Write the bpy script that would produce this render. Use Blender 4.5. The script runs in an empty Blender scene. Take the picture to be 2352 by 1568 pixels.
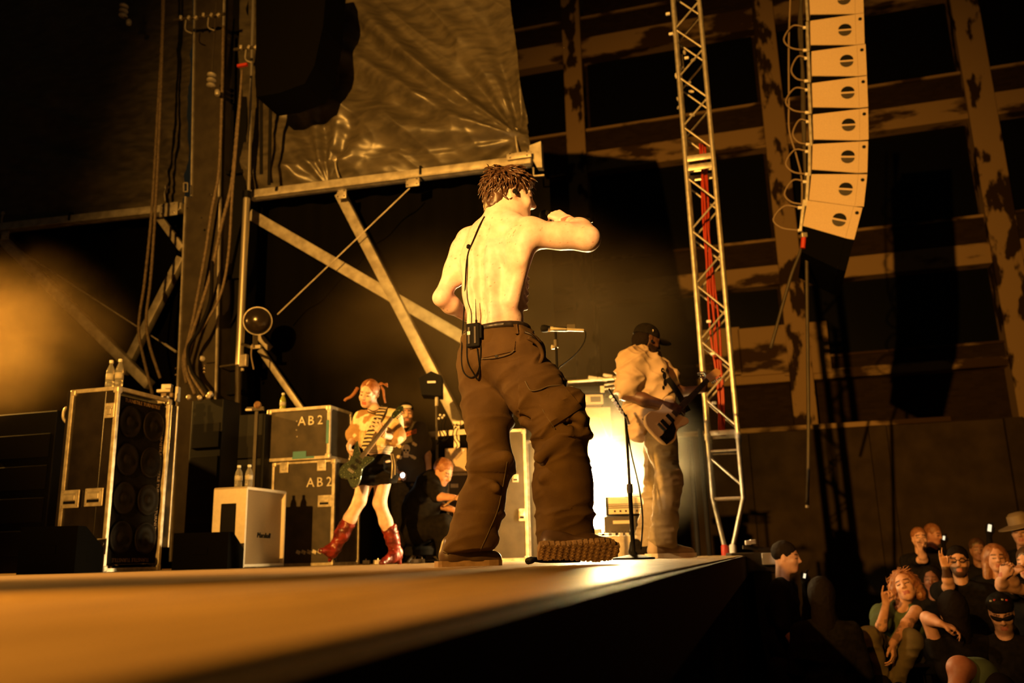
import bpy, bmesh, math, random
import numpy as np
from mathutils import Vector, Matrix
R = math.radians
random.seed(7); rng = np.random.default_rng(7)
scene = bpy.context.scene
COL = scene.collection

# ------------------------------------------------------------------ camera
F_PX, CX, CY = 2000.0, 1176.0, 784.0
CAM_H, PITCH, ROLL = 0.035, math.atan(0.2475), 0.025
CAM = Vector((0, 0, CAM_H))
_F = Vector((0, math.cos(PITCH), math.sin(PITCH)))
_U0 = Vector((0, -math.sin(PITCH), math.cos(PITCH))); _R0 = Vector((1, 0, 0))
_U = _U0 * math.cos(ROLL) + _R0 * math.sin(ROLL)
_RT = _R0 * math.cos(ROLL) - _U0 * math.sin(ROLL)
cam_data = bpy.data.cameras.new('camera')
cam_data.sensor_width = 36.0; cam_data.lens = F_PX / 2352 * 36.0
cam_data.clip_start = 0.01; cam_data.clip_end = 200
cam_data.dof.use_dof = True; cam_data.dof.focus_distance = 3.9; cam_data.dof.aperture_fstop = 2.4
cam = bpy.data.objects.new('camera', cam_data); COL.objects.link(cam)
cam.matrix_world = Matrix(((_RT.x, _U.x, -_F.x, 0), (_RT.y, _U.y, -_F.y, 0), (_RT.z, _U.z, -_F.z, CAM_H), (0, 0, 0, 1)))
scene.camera = cam

# stage axes: E runs along the stage front edge away from the camera, N points to the audience
AZ = R(15.5)
E = Vector((math.sin(AZ), math.cos(AZ), 0)); N = Vector((math.cos(AZ), -math.sin(AZ), 0)); RZ = -AZ
def ray(px, py):
    return _F + _RT * ((px - CX) / F_PX) - _U * ((py - CY) / F_PX)
def at(px, py, Y):            # point on a photograph ray at depth Y
    d = ray(px, py); return CAM + d * (Y / d.y)
def at_e(px, py, e):          # ... on the plane across the stage at distance e along the front edge
    d = ray(px, py); return CAM + d * (e / d.dot(E))
def st(e, n, z=0.0): return E * e + N * n + Vector((0, 0, z))
GROUND = -1.7

# ------------------------------------------------------------------ world and lights
scene.view_settings.view_transform = 'Standard'; scene.view_settings.look = 'None'
scene.view_settings.exposure = 0.0; scene.view_settings.gamma = 1.0; scene.view_settings.use_curve_mapping = False
scene.cycles.use_denoising = True
scene.cycles.max_bounces = 6; scene.cycles.volume_bounces = 0; scene.cycles.diffuse_bounces = 2
scene.cycles.volume_step_rate = 4.0; scene.cycles.volume_max_steps = 64
w = bpy.data.worlds.new('night'); scene.world = w; w.use_nodes = True
w.node_tree.nodes['Background'].inputs[0].default_value = (0.0075, 0.0062, 0.0034, 1)
w.node_tree.nodes['Background'].inputs[1].default_value = 1.0
AMBER = (1.0, 0.44, 0.065)
def spot(name, loc, target, power, color, angle=60, blend=0.5, size=0.06):
    l = bpy.data.lights.new(name, 'SPOT'); l.energy = power; l.color = color
    l.spot_size = R(angle); l.spot_blend = blend; l.shadow_soft_size = size
    o = bpy.data.objects.new(name, l); COL.objects.link(o); o.location = loc
    o.rotation_euler = (Vector(target) - Vector(loc)).to_track_quat('-Z', 'Y').to_euler()
    return o
KEY = Vector((-4.6, -5.5, 3.0))
spot('side_light_key', KEY, KEY + Vector((math.sin(R(20)), math.cos(R(20)), math.tan(R(4)))), 17000, AMBER, 52, 1.0, 0.06)
spot('singer_fill_spot', KEY + Vector((-.3, -.5, 0.5)), (0.02, 3.7, 1.33), 1700, (1.0, 0.70, 0.44), 9, 0.8, 0.05)  # added narrow lamp, out of view, turning the singer's back paler and brighter
spot('back_haze_light', (-7.6, 9.2, 3.0), (-4.4, 8.2, 1.9), 2600, AMBER, 70, 0.9, 0.08)
spot('crowd_light', (0.2, 3.4, 4.8), (3.6, 7.6, -0.4), 170, (1.0, 0.27, 0.04), 50, 0.6, 0.08)
spot('deck_edge_light', (-1.9, 0.55, 0.55), (-0.55, 0.75, 0.0), 520, AMBER, 80, 0.9, 0.12)
spot('deck_fill_spot', (-4.6, 3.2, 3.4), (-1.3, 4.9, 0.0), 1300, (1.0, 0.52, 0.17), 58, 0.9, 0.08)  # added unseen lamp that brightens the far part of the deck

# ------------------------------------------------------------------ materials
def _mat(name):
    m = bpy.data.materials.new(name); m.use_nodes = True
    nt = m.node_tree; return m, nt, nt.nodes['Principled BSDF']
def lnk(nt, a, b): nt.links.new(a, b)
def mat(name, c1, rough=0.6, metal=0.0, c2=None, scale=8.0, lo=0.35, hi=0.65, bump=0.0, bscale=60.0, detail=4.0, stretch=(1, 1, 1), spec=None, trans=0.0, ior=1.45, vcol=False, coat=0.0):
    m, nt, b = _mat(name)
    b.inputs['Roughness'].default_value = rough; b.inputs['Metallic'].default_value = metal
    b.inputs['IOR'].default_value = ior
    if spec is not None: b.inputs['Specular IOR Level'].default_value = spec
    if trans: b.inputs['Transmission Weight'].default_value = trans
    if coat: b.inputs['Coat Weight'].default_value = coat
    tc = nt.nodes.new('ShaderNodeTexCoord'); mp = nt.nodes.new('ShaderNodeMapping')
    mp.inputs['Scale'].default_value = stretch; lnk(nt, tc.outputs['Object'], mp.inputs[0])
    base = None
    if vcol:
        a = nt.nodes.new('ShaderNodeVertexColor'); a.layer_name = 'Col'; base = a.outputs[0]
    if c2 is not None:
        n = nt.nodes.new('ShaderNodeTexNoise'); n.inputs['Scale'].default_value = scale; n.inputs['Detail'].default_value = detail
        lnk(nt, mp.outputs[0], n.inputs['Vector'])
        r = nt.nodes.new('ShaderNodeMapRange'); r.inputs[1].default_value = lo; r.inputs[2].default_value = hi
        lnk(nt, n.outputs[0], r.inputs[0])
        x = nt.nodes.new('ShaderNodeMix'); x.data_type = 'RGBA'
        lnk(nt, r.outputs[0], x.inputs[0]); x.inputs[6].default_value = (*c1, 1); x.inputs[7].default_value = (*c2, 1)
        if base is not None:
            y = nt.nodes.new('ShaderNodeMix'); y.data_type = 'RGBA'; y.blend_type = 'MULTIPLY'; y.inputs[0].default_value = 1
            lnk(nt, base, y.inputs[6]); lnk(nt, x.outputs[2], y.inputs[7]); lnk(nt, y.outputs[2], b.inputs['Base Color'])
        else: lnk(nt, x.outputs[2], b.inputs['Base Color'])
    elif base is not None: lnk(nt, base, b.inputs['Base Color'])
    else: b.inputs['Base Color'].default_value = (*c1, 1)
    if bump:
        n2 = nt.nodes.new('ShaderNodeTexNoise'); n2.inputs['Scale'].default_value = bscale; n2.inputs['Detail'].default_value = 5
        lnk(nt, mp.outputs[0], n2.inputs['Vector'])
        bp = nt.nodes.new('ShaderNodeBump'); bp.inputs['Strength'].default_value = bump; bp.inputs['Distance'].default_value = 0.01
        lnk(nt, n2.outputs[0], bp.inputs['Height']); lnk(nt, bp.outputs[0], b.inputs['Normal'])
    return m
def emit(name, color, strength):
    m = bpy.data.materials.new(name); m.use_nodes = True; nt = m.node_tree
    e = nt.nodes.new('ShaderNodeEmission'); e.inputs[0].default_value = (*color, 1); e.inputs[1].default_value = strength
    lnk(nt, e.outputs[0], nt.nodes['Material Output'].inputs[0]); return m
M = {}
M['black'] = mat('black_paint', (0.0035, 0.0035, 0.003), 0.6, spec=0.2)
M['rubber'] = mat('black_rubber', (0.006, 0.0055, 0.005), 0.75, spec=0.15)
M['drape'] = mat('black_drape', (0.0028, 0.0026, 0.002), 0.95, spec=0.03)
M['alu'] = mat('aluminium', (0.72, 0.68, 0.60), 0.42, 0.75, (0.52, 0.48, 0.40), 14, bump=0.06, bscale=40)
M['galv'] = mat('galvanised_steel', (0.62, 0.58, 0.50), 0.5, 0.45, (0.40, 0.36, 0.30), 9, bump=0.08, bscale=30)
M['steel_dark'] = mat('dark_painted_steel', (0.065, 0.053, 0.038), 0.55, 0.2, (0.045, 0.036, 0.026), 6, bump=0.1, bscale=90)
M['chrome'] = mat('chrome', (0.85, 0.82, 0.76), 0.14, 1.0)
M['cyl'] = mat('polished_cylinder', (0.80, 0.74, 0.62), 0.34, 0.85)
M['case_edge'] = mat('worn_aluminium_edge', (0.78, 0.72, 0.60), 0.45, 0.45, (0.50, 0.44, 0.34), 18, bump=0.1, bscale=60)
M['laminate'] = mat('black_laminate', (0.016, 0.013, 0.010), 0.16, 0, (0.030, 0.024, 0.018), 5, spec=0.6)
M['case_panel'] = mat('scuffed_case_panel', (0.045, 0.036, 0.026), 0.55, 0, (0.075, 0.06, 0.042), 7, bump=0.05)
M['stencil'] = mat('white_stencil_paint', (0.75, 0.70, 0.58), 0.8, 0, (0.20, 0.18, 0.14), 30, 0.55, 0.72)
M['tolex'] = mat('cream_tolex', (0.82, 0.74, 0.62), 0.6, 0, (0.76, 0.68, 0.56), 30, bump=0.12, bscale=260)
M['grille'] = mat('cream_grille_cloth', (0.30, 0.21, 0.11), 0.9, 0, (0.22, 0.15, 0.08), 220, bump=0.2, bscale=300)
M['hose'] = mat('ribbed_hose', (0.20, 0.15, 0.10), 0.6, 0, (0.11, 0.085, 0.06), 30, bump=0.3, bscale=120)
M['red_cable'] = mat('red_cable', (0.34, 0.030, 0.012), 0.35)
M['tape_blue'] = mat('blue_tape', (0.10, 0.28, 0.34), 0.7)
M['speaker_brown'] = mat('tan_speaker_paint', (0.62, 0.48, 0.33), 0.55, 0, (0.55, 0.42, 0.29), 90, bump=0.15, bscale=320)
M['cable'] = mat('cable_tan', (0.22, 0.16, 0.10), 0.55)
M['plug'] = mat('pale_plug', (0.75, 0.72, 0.68), 0.4)
M['wood'] = mat('wood', (0.30, 0.17, 0.08), 0.5, 0, (0.20, 0.11, 0.05), 10, stretch=(1, 12, 12))
M['red_paint'] = mat('red_paint', (0.5, 0.04, 0.02), 0.5)

# ------------------------------------------------------------------ mesh helpers
WM = {}
def link(o, parent=None, matrix=None):
    COL.objects.link(o)
    if parent is not None: o.parent = parent; WM[o] = WM[parent].copy()
    else:
        WM[o] = matrix.copy() if matrix is not None else Matrix.Identity(4)
        o.matrix_world = WM[o]
    return o
def props(o, label=None, cat=None, group=None, kind=None):
    if label: o['label'] = label
    if cat: o['category'] = cat
    if group: o['group'] = group
    if kind: o['kind'] = kind
    return o
def thing(name, label, cat, loc=(0, 0, 0), rz=0.0, group=None):
    o = bpy.data.objects.new(name, None); o.empty_display_size = 0.1
    link(o, None, Matrix.Translation(Vector(loc)) @ Matrix.Rotation(rz, 4, 'Z'))
    return props(o, label, cat, group)
def copy_tree(o, parent=None, matrix=None):
    c = o.copy(); COL.objects.link(c)
    if parent is not None: c.parent = parent; WM[c] = WM[parent].copy()
    else: WM[c] = matrix.copy(); c.matrix_world = matrix
    for ch in list(o.children): copy_tree(ch, c)
    return c
def frame(z):                 # two vectors square to z
    z = Vector(z).normalized(); a = Vector((0, 0, 1)) if abs(z.z) < 0.9 else Vector((1, 0, 0))
    x = a.cross(z).normalized(); return x, z.cross(x), z
class MB:
    def __init__(s): s.v = []; s.f = []
    def add(s, vs, fs):
        k = len(s.v); s.v += [Vector(p) for p in vs]; s.f += [[i + k for i in q] for q in fs]; return s
    def box(s, c, size, m=None, ch=0.0):
        hx, hy, hz = size[0] / 2, size[1] / 2, size[2] / 2; c = Vector(c)
        b = min(ch, hx * .9, hy * .9, hz * .9)
        if b <= 0:
            vs = [(x, y, z) for x in (-hx, hx) for y in (-hy, hy) for z in (-hz, hz)]
            fs = [(0, 1, 3, 2), (4, 6, 7, 5), (0, 4, 5, 1), (2, 3, 7, 6), (0, 2, 6, 4), (1, 5, 7, 3)]
        else:
            bm = bmesh.new(); bmesh.ops.create_cube(bm, size=1.0)
            for v in bm.verts: v.co = Vector((v.co.x * 2 * hx, v.co.y * 2 * hy, v.co.z * 2 * hz))
            bmesh.ops.bevel(bm, geom=bm.edges[:], offset=b, segments=2, affect='EDGES', profile=0.5)
            bm.verts.index_update(); vs = [v.co.copy() for v in bm.verts]; fs = [[v.index for v in f.verts] for f in bm.faces]; bm.free()
        if m is not None: vs = [m @ Vector(v) for v in vs]
        return s.add([c + Vector(v) for v in vs], fs)
    def bar(s, a, b, w, h, up=(0, 0, 1), ch=0.0):      # square bar from a to b
        a, b = Vector(a), Vector(b); d = b - a; L = d.length; d.normalize(); up = Vector(up)
        x = up.cross(d)
        if x.length < 1e-4: x = Vector((1, 0, 0)).cross(d)
        x.normalize(); z = d.cross(x)
        m = Matrix((x, d, z)).transposed()
        return s.box((a + b) / 2, (w, L, h), m, ch)
    def tube(s, pts, r, n=8, cap=True):
        pts = [Vector(p) for p in pts]; rs = r if isinstance(r, (list, tuple)) else [r] * len(pts)
        x = None; rings = []
        for i, p in enumerate(pts):
            d = (pts[min(i + 1, len(pts) - 1)] - pts[max(i - 1, 0)])
            d = d.normalized() if d.length > 1e-9 else Vector((0, 0, 1))
            if x is None: x = frame(d)[0]
            else:
                x = x - d * x.dot(d); x = x.normalized() if x.length > 1e-6 else frame(d)[0]
            y = d.cross(x)
            rings.append([p + (x * math.cos(2 * math.pi * k / n) + y * math.sin(2 * math.pi * k / n)) * rs[i] for k in range(n)])
        vs = [v for g in rings for v in g]; fs = []
        for i in range(len(pts) - 1):
            for k in range(n):
                a = i * n + k; b = i * n + (k + 1) % n; fs.append((a, b, b + n, a + n))
        if cap: fs.append(list(range(n))[::-1]); fs.append([(len(pts) - 1) * n + k for k in range(n)])
        return s.add(vs, fs)
    def lathe(s, prof, c=(0, 0, 0), axis=(0, 0, 1), n=20):  # prof: (radius, height)
        x, y, z = frame(axis); c = Vector(c); vs = []; fs = []
        for (r, h) in prof:
            vs += [c + z * h + (x * math.cos(2 * math.pi * k / n) + y * math.sin(2 * math.pi * k / n)) * r for k in range(n)]
        for i in range(len(prof) - 1):
            for k in range(n):
                a = i * n + k; b = i * n + (k + 1) % n; fs.append((a, b, b + n, a + n))
        fs.append(list(range(n))[::-1]); fs.append([(len(prof) - 1) * n + k for k in range(n)])
        return s.add(vs, fs)
    def prism(s, poly, d):      # 3D polygon pushed along d
        poly = [Vector(p) for p in poly]; d = Vector(d); n = len(poly)
        return s.add(poly + [p + d for p in poly], [list(range(n))[::-1], [n + i for i in range(n)]] + [(i, (i + 1) % n, (i + 1) % n + n, i + n) for i in range(n)])
    def build(s, name, m, parent=None, world=False, smooth=None, loc=None):
        me = bpy.data.meshes.new(name); vs = s.v
        if world and parent is not None:
            inv = WM[parent].inverted(); vs = [inv @ v for v in vs]
        if loc is not None: vs = [v - Vector(loc) for v in vs]
        me.from_pydata([tuple(v) for v in vs], [], s.f); me.update()
        bm = bmesh.new(); bm.from_mesh(me); bmesh.ops.recalc_face_normals(bm, faces=bm.faces[:]); bm.to_mesh(me); bm.free()
        me.materials.append(m if not isinstance(m, str) else M[m])
        if smooth: me.shade_smooth() if smooth is True else me.set_sharp_from_angle(angle=R(smooth)) or None
        if smooth and smooth is not True:
            me.shade_smooth(); me.set_sharp_from_angle(angle=R(smooth))
        o = bpy.data.objects.new(name, me)
        return link(o, parent, Matrix.Translation(Vector(loc)) if loc is not None else None)
def bez(pts, n=24):           # smooth curve through points
    P = [Vector(p) for p in pts]; P = [P[0] * 2 - P[1]] + P + [P[-1] * 2 - P[-2]]; out = []
    segs = len(P) - 3; per = max(2, n // segs)
    for i in range(segs):
        p0, p1, p2, p3 = P[i:i + 4]
        for k in range(per):
            t = k / per
            out.append(0.5 * ((2 * p1) + (p2 - p0) * t + (2 * p0 - 5 * p1 + 4 * p2 - p3) * t * t + (3 * p1 - p0 - 3 * p2 + p3) * t ** 3))
    out.append(P[-2]); return out
def text_mesh(name, body, size, m, matrix, parent, depth=0.002, align='CENTER'):
    cu = bpy.data.curves.new(name, 'FONT'); cu.body = body; cu.size = size; cu.extrude = depth; cu.align_x = align; cu.align_y = 'CENTER'; cu.resolution_u = 2
    t = bpy.data.objects.new('t', cu); COL.objects.link(t); dg = bpy.context.evaluated_depsgraph_get()
    me = bpy.data.meshes.new_from_object(t.evaluated_get(dg)); bpy.data.objects.remove(t); me.name = name
    me.transform(matrix); me.materials.clear(); me.materials.append(M[m] if isinstance(m, str) else m)
    return link(bpy.data.objects.new(name, me), parent)
# ------------------------------------------------------------------ the setting: deck, pit, building
EDGE = -0.20
M['deck'] = mat('stage_plywood', (0.42, 0.28, 0.12), 0.50, 0, (0.25, 0.16, 0.065), 3.5, 0.3, 0.7, bump=0.10, bscale=18, stretch=(9, 0.8, 4), spec=0.22)
M['deck_edge'] = mat('deck_edge_steel', (0.03, 0.02, 0.01), 0.7, 0.0, spec=0.2)
M['skirt'] = mat('black_stage_skirt', (0.007, 0.006, 0.005), 0.95, spec=0.05)
M['asphalt'] = mat('pit_asphalt', (0.012, 0.011, 0.010), 0.9, 0, (0.02, 0.018, 0.016), 5, spec=0.1)
floor = MB().box((-3.6 + EDGE, 4.2, -0.10), (7.2, 11.0, 0.12)).build('floor', 'deck_edge')
floor.matrix_world = WM[floor] = Matrix.Rotation(RZ, 4, 'Z'); floor['kind'] = 'structure'
pm = None
for i in range(6):
    for j in range(5):
        if pm is None:
            o = MB().box((0, 0, -0.02), (1.194, 2.194, 0.04), ch=0.004).build('deck_panel', 'deck', floor); pm = o
        else:
            o = pm.copy(); COL.objects.link(o); o.parent = floor; WM[o] = WM[floor].copy()
        o.location = (EDGE - 0.6 - 1.2 * i, -1.3 + 1.1 + 2.2 * j, 0)
trim = MB().box((EDGE + 0.012, 4.2, -0.09), (0.024, 11.0, 0.17)).build('trim_1', 'deck_edge')
trim.matrix_world = WM[trim] = Matrix.Rotation(RZ, 4, 'Z'); trim['kind'] = 'structure'
sk = MB()
cols = 220
ptsa = [(EDGE - 0.02 + 0.012 * math.sin(k * 0.9) * (0.6 + 0.4 * math.sin(k * .23)), -1.3 + 11.0 * k / cols) for k in range(cols + 1)]
sk.add([(x, y, z) for z in (GROUND, -0.17) for (x, y) in ptsa], [(k, k + 1, k + cols + 2, k + cols + 1) for k in range(cols)])
skirt = sk.build('wall_stage_front', 'skirt', smooth=True); skirt.matrix_world = WM[skirt] = Matrix.Rotation(RZ, 4, 'Z'); skirt['kind'] = 'structure'
g = MB().box((8, 14, GROUND - 0.1), (70, 60, 0.2)).build('ground', 'asphalt'); g['kind'] = 'structure'

# industrial building behind the audience, parallel to the far wing of the stage
EB = 25.0
M['brick'] = mat('soot_brick', (0.030, 0.018, 0.012), 0.9, 0, (0.05, 0.03, 0.018), 6, spec=0.1)
nt = M['brick'].node_tree; bt = nt.nodes.new('ShaderNodeTexBrick'); tcn = nt.nodes.new('ShaderNodeTexCoord'); sx = nt.nodes.new('ShaderNodeSeparateXYZ'); cxn = nt.nodes.new('ShaderNodeCombineXYZ')
lnk(nt, tcn.outputs['Object'], sx.inputs[0]); lnk(nt, sx.outputs[0], cxn.inputs[0]); lnk(nt, sx.outputs[2], cxn.inputs[1]); lnk(nt, cxn.outputs[0], bt.inputs['Vector'])
bt.inputs['Scale'].default_value = 1.0; bt.inputs['Brick Width'].default_value = 0.24; bt.inputs['Row Height'].default_value = 0.085; bt.inputs['Mortar Size'].default_value = 0.008
bt.inputs['Color1'].default_value = (0.035, 0.021, 0.011, 1); bt.inputs['Color2'].default_value = (0.024, 0.014, 0.008, 1); bt.inputs['Mortar'].default_value = (0.03, 0.02, 0.014, 1)
lnk(nt, bt.outputs[0], nt.nodes['Principled BSDF'].inputs['Base Color'])
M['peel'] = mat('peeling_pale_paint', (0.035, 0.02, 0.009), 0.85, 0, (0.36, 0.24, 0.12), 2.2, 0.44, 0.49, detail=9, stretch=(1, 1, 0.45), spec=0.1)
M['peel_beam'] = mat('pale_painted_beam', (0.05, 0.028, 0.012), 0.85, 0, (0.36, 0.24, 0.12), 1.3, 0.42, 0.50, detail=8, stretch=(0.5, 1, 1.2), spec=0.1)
M['glass_black'] = mat('dark_window_glass', (0.004, 0.004, 0.004), 0.25, spec=0.2)
bt_ = Matrix.Rotation(RZ, 4, 'Z')
def nz(px, py, e=EB):
    p = at_e(px, py, e); return p.dot(N), p.z
def bbox(mb, n0, n1, z0, z1, e0, e1, ch=0.0): return mb.box(((n0 + n1) / 2, (e0 + e1) / 2, (z0 + z1) / 2), (n1 - n0, e1 - e0, z1 - z0), ch=ch)
nL, nR = nz(560, 300)[0], nz(2700, 300)[0]
wb = bbox(MB(), nL, nR, GROUND, 19, EB + 0.5, EB + 0.9).build('wall_back', 'brick'); wb.matrix_world = WM[wb] = bt_.copy(); wb['kind'] = 'structure'
def bw(name, m, mb): return mb.build(name, m, wb)
# painted steel columns
for (px, py, wd) in ((1325, 330, 0.60), (1808, 560, 0.62), (2262, 300, 0.72), (790, 300, 0.6)):
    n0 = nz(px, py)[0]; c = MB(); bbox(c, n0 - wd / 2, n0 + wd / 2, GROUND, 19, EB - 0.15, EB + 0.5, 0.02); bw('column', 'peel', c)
# floor beams, brick spandrels above them, black window bays between
zb = [(nz(1480, 62)[1], nz(1480, 110)[1]), (nz(1480, 330)[1], nz(1480, 377)[1]), (nz(1480, 640)[1], nz(1480, 684)[1]), (nz(1700, 862)[1], nz(1700, 884)[1])]
for i, (zt, z0) in enumerate(zb):
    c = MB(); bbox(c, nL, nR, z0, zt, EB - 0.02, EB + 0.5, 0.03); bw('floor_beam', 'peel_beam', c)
    sp = MB(); bbox(sp, nL, nR, zt + 0.01, zt + (0.75 if i < 3 else 0.35), EB + 0.12, EB + 0.5); bw('brick_spandrel', 'brick', sp)
    lg = MB(); bbox(lg, nL, nR, zt + (0.75 if i < 3 else 0.35), zt + (0.83 if i < 3 else 0.42), EB + 0.05, EB + 0.5); bw('window_ledge', 'peel_beam', lg)
nc = [nz(790, 300)[0], nz(1325, 330)[0], nz(1808, 560)[0], nz(2262, 300)[0], nR]
for k in range(4):
    for (z0, z1) in ((zb[1][0] + 0.83, zb[0][1]), (zb[2][0] + 0.83, zb[1][1]), (zb[3][0] + 0.42, zb[2][1])):
        c = MB(); bbox(c, nc[k] + 0.4, nc[k + 1] - 0.4, z0 + .02, z1 - .02, EB + 0.38, EB + 0.47); bw('window_pane', 'glass_black', c)
# pale sheet panels below the second floor, a lower wall with its coping
for (x0, x1, y0, y1) in ((1610, 1700, 752, 868), (1700, 1795, 748, 866), (1800, 1900, 738, 864)):
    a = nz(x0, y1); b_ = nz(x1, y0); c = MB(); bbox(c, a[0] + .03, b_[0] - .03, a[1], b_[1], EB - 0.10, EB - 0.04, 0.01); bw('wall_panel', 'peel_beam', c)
EL = 21.0
M['lowwall'] = mat('rendered_low_wall', (0.055, 0.038, 0.022), 0.9, 0, (0.035, 0.024, 0.015), 2, spec=0.1)
a = nz(1400, 985, EL); b_ = nz(2600, 960, EL)
lw = MB(); bbox(lw, a[0], b_[0], GROUND, nz(1900, 985, EL)[1], EL, EL + 0.3); lw = lw.build('wall_low', 'lowwall'); lw.matrix_world = WM[lw] = bt_.copy(); lw['kind'] = 'structure'
cp = MB(); bbox(cp, a[0], nz(2185, 970, EL)[0], nz(1900, 985, EL)[1], nz(1900, 973, EL)[1], EL - 0.08, EL + 0.4, .02); cp.build('coping', 'peel_beam', lw)
for px in (2015, 1700, 2330):
    n0 = nz(px, 1000, EL)[0]; c = MB(); bbox(c, n0 - .18, n0 + .18, GROUND, nz(1900, 985, EL)[1], EL - 0.16, EL); c.build('pier', 'lowwall', lw)

# ------------------------------------------------------------------ far wing of the stage: steel frame, mast, tarpaulins
EW = 9.3
def W(px, py, e=EW): return at_e(px, py, e)
wf = thing('stage_wing_frame', 'galvanised box-beam frame with crossed braces holding up the black tarpaulins', 'stage frame', st(EW, -3.0))
def wp(name, m, mb, parent=None): return mb.build(name, m, parent or wf, world=True, smooth=35)
def beam(a, b):
    o = wp('box_beam', 'galv', MB().bar(a, b, 0.12, 0.125, ch=0.012))
    wp('beam_lip', 'galv', MB().bar(Vector(a) - Vector((0, 0, 0.05)) - E * 0.075, Vector(b) - Vector((0, 0, 0.05)) - E * 0.075, 0.03, 0.025), o)
    return o
bl = beam(W(-140, 540), W(422, 478)); br = beam(W(578, 450), W(1222, 370))
for (o, px, py) in ((bl, 167, 503), (br, 970, 399)):
    p = W(px, py); wp('strap', 'rubber', MB().box(p, (0.03, 0.15, 0.16), Matrix.Rotation(RZ, 3, 'Z'), .004), o)
def plate(cx, cy, pw, ph, o):
    p = W(cx, cy, EW - 0.10); k = EW / F_PX * 1.06
    q = wp('bracket_plate', 'galv', MB().box(p, (pw * k, 0.02, ph * k), Matrix.Rotation(RZ, 3, 'Z'), .008), o)
    for (dx, dz) in ((-.34, .3), (.34, .3), (-.34, -.3), (.34, -.3)):
        wp('bolt', 'chrome', MB().lathe([(.010, 0), (.010, .012), (.004, .016)], p + N * (dx * pw * k) + Vector((0, 0, dz * ph * k)) - E * .01, -E, 8), q)
plate(388, 481, 56, 38, bl); plate(948, 419, 36, 22, br); plate(1192, 357, 62, 16, br); plate(12, 541, 26, 26, bl); plate(785, 446, 26, 24, br)
wp('end_plate', 'galv', MB().prism([W(1216, 334), W(1242, 324), W(1245, 384), W(1233, 384), W(1216, 352)], E * 0.10))
wp('end_hook', 'galv', MB().tube([W(1225, 385), W(1226, 404), W(1250, 402)], .012), br)
for (a, b, wd) in (((8, 552), (345, 885), 26), ((283, 858), (418, 592), 24), ((366, 498), (420, 572), 20), ((578, 494), (1270, 896), 30), ((782, 446), (1060, 980), 27), ((598, 803), (694, 940), 15), ((520, 688), (620, 800), 16)):
    k = EW / F_PX * 1.03; e_ = EW + (0.09 if wd in (26, 27, 16) else 0.2)
    wp('brace', 'galv', MB().bar(W(*a, e_), W(*b, e_), wd * k, wd * k * .9, E, .008))
for (a, b, e_) in (((941, 432), (637, 722), EW - .12), ((18, 558), (405, 808), EW - .12)):
    wp('tension_wire', 'galv', MB().tube([W(*a, e_), W(*b, e_)], 0.008, 6))
p0 = W(405, 808, EW - .12); p1 = W(378, 790, EW - .12); wp('turnbuckle', 'galv', MB().tube([p0, p1], .016, 8))
# the mast: two telescoping steel box sections
ms = thing('stage_mast', 'tall dark steel lifting mast with bolt holes rising between the two beams', 'mast', Vector((W(455, 900).x, W(455, 900).y, 0)))
def mast(name, tl, tr, br_, bl_, d, e_):
    o = MB().prism([W(*tl, e_), W(*tr, e_), W(*br_, e_), W(*bl_, e_)], E * d).build(name, 'steel_dark', ms, world=True)
    for (a, b) in ((tl, bl_), (tr, br_)):
        MB().bar(W(*a, e_ - .012), W(*b, e_ - .012), .022, .03, E).build('flange', 'galv', o, world=True)
    return o
up = mast('inner_section', (449, -60), (517, -60), (503, 470), (440, 470), .25, EW - .16)
lo = mast('outer_section', (427, 452), (506, 452), (488, 1289), (392, 1289), .34, EW - .24)
for (px, py) in ((463, 500), (483, 497), (470, 528), (428, 470), (430, 478), (476, 705), (446, 730)):
    MB().lathe([(.017 if py == 528 else .010, 0), (.015 if py == 528 else .009, .004)], W(px, py, EW - .242), -E, 12).build('bolt_hole', 'black', lo, world=True)
for (px, py) in ((440, 453), (484, 447), (470, 839), (470, 847), (470, 855), (405, 846), (405, 860)):
    MB().lathe([(.016, 0), (.016, .012), (.008, .02)], W(px, py, EW - .245), -E, 8).build('bolt', 'chrome', lo, world=True)
MB().lathe([(.034, 0), (.034, .03), (.02, .05)], W(466, 824, EW - .245), -E, 14).build('sheave_cap', 'plug', lo, world=True, smooth=40)
MB().bar(W(474, 832, EW - .27), W(494, 830, EW - .27), .03, .02).build('lever', 'steel_dark', lo, world=True)
fr_ = MB()
for (a, b) in (((422, 420), (431, 420)), ((422, 440), (431, 440)), ((422, 420), (422, 440)), ((431, 420), (431, 440))): fr_.bar(W(*a, EW - .3), W(*b, EW - .3), .012, .012)
fr_.build('rope_cleat', 'galv', lo, world=True)
# dark rear tower leg between mast and cylinder
dk = thing('tower_leg', 'black steel tower leg in shadow between the mast and the chrome cylinder', 'tower leg', Vector((W(525, 900).x, W(525, 900).y, 0)))
MB().prism([W(520, -60, EW + .05), W(572, -60, EW + .05), W(548, 1289, EW + .05), W(496, 1289, EW + .05)], E * .3).build('leg_box', 'black', dk, world=True)
for yy in (400, 640, 905): MB().bar(W(505, yy, EW), W(560, yy - 6, EW), .06, .05).build('rung', 'black', dk, world=True)
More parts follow.
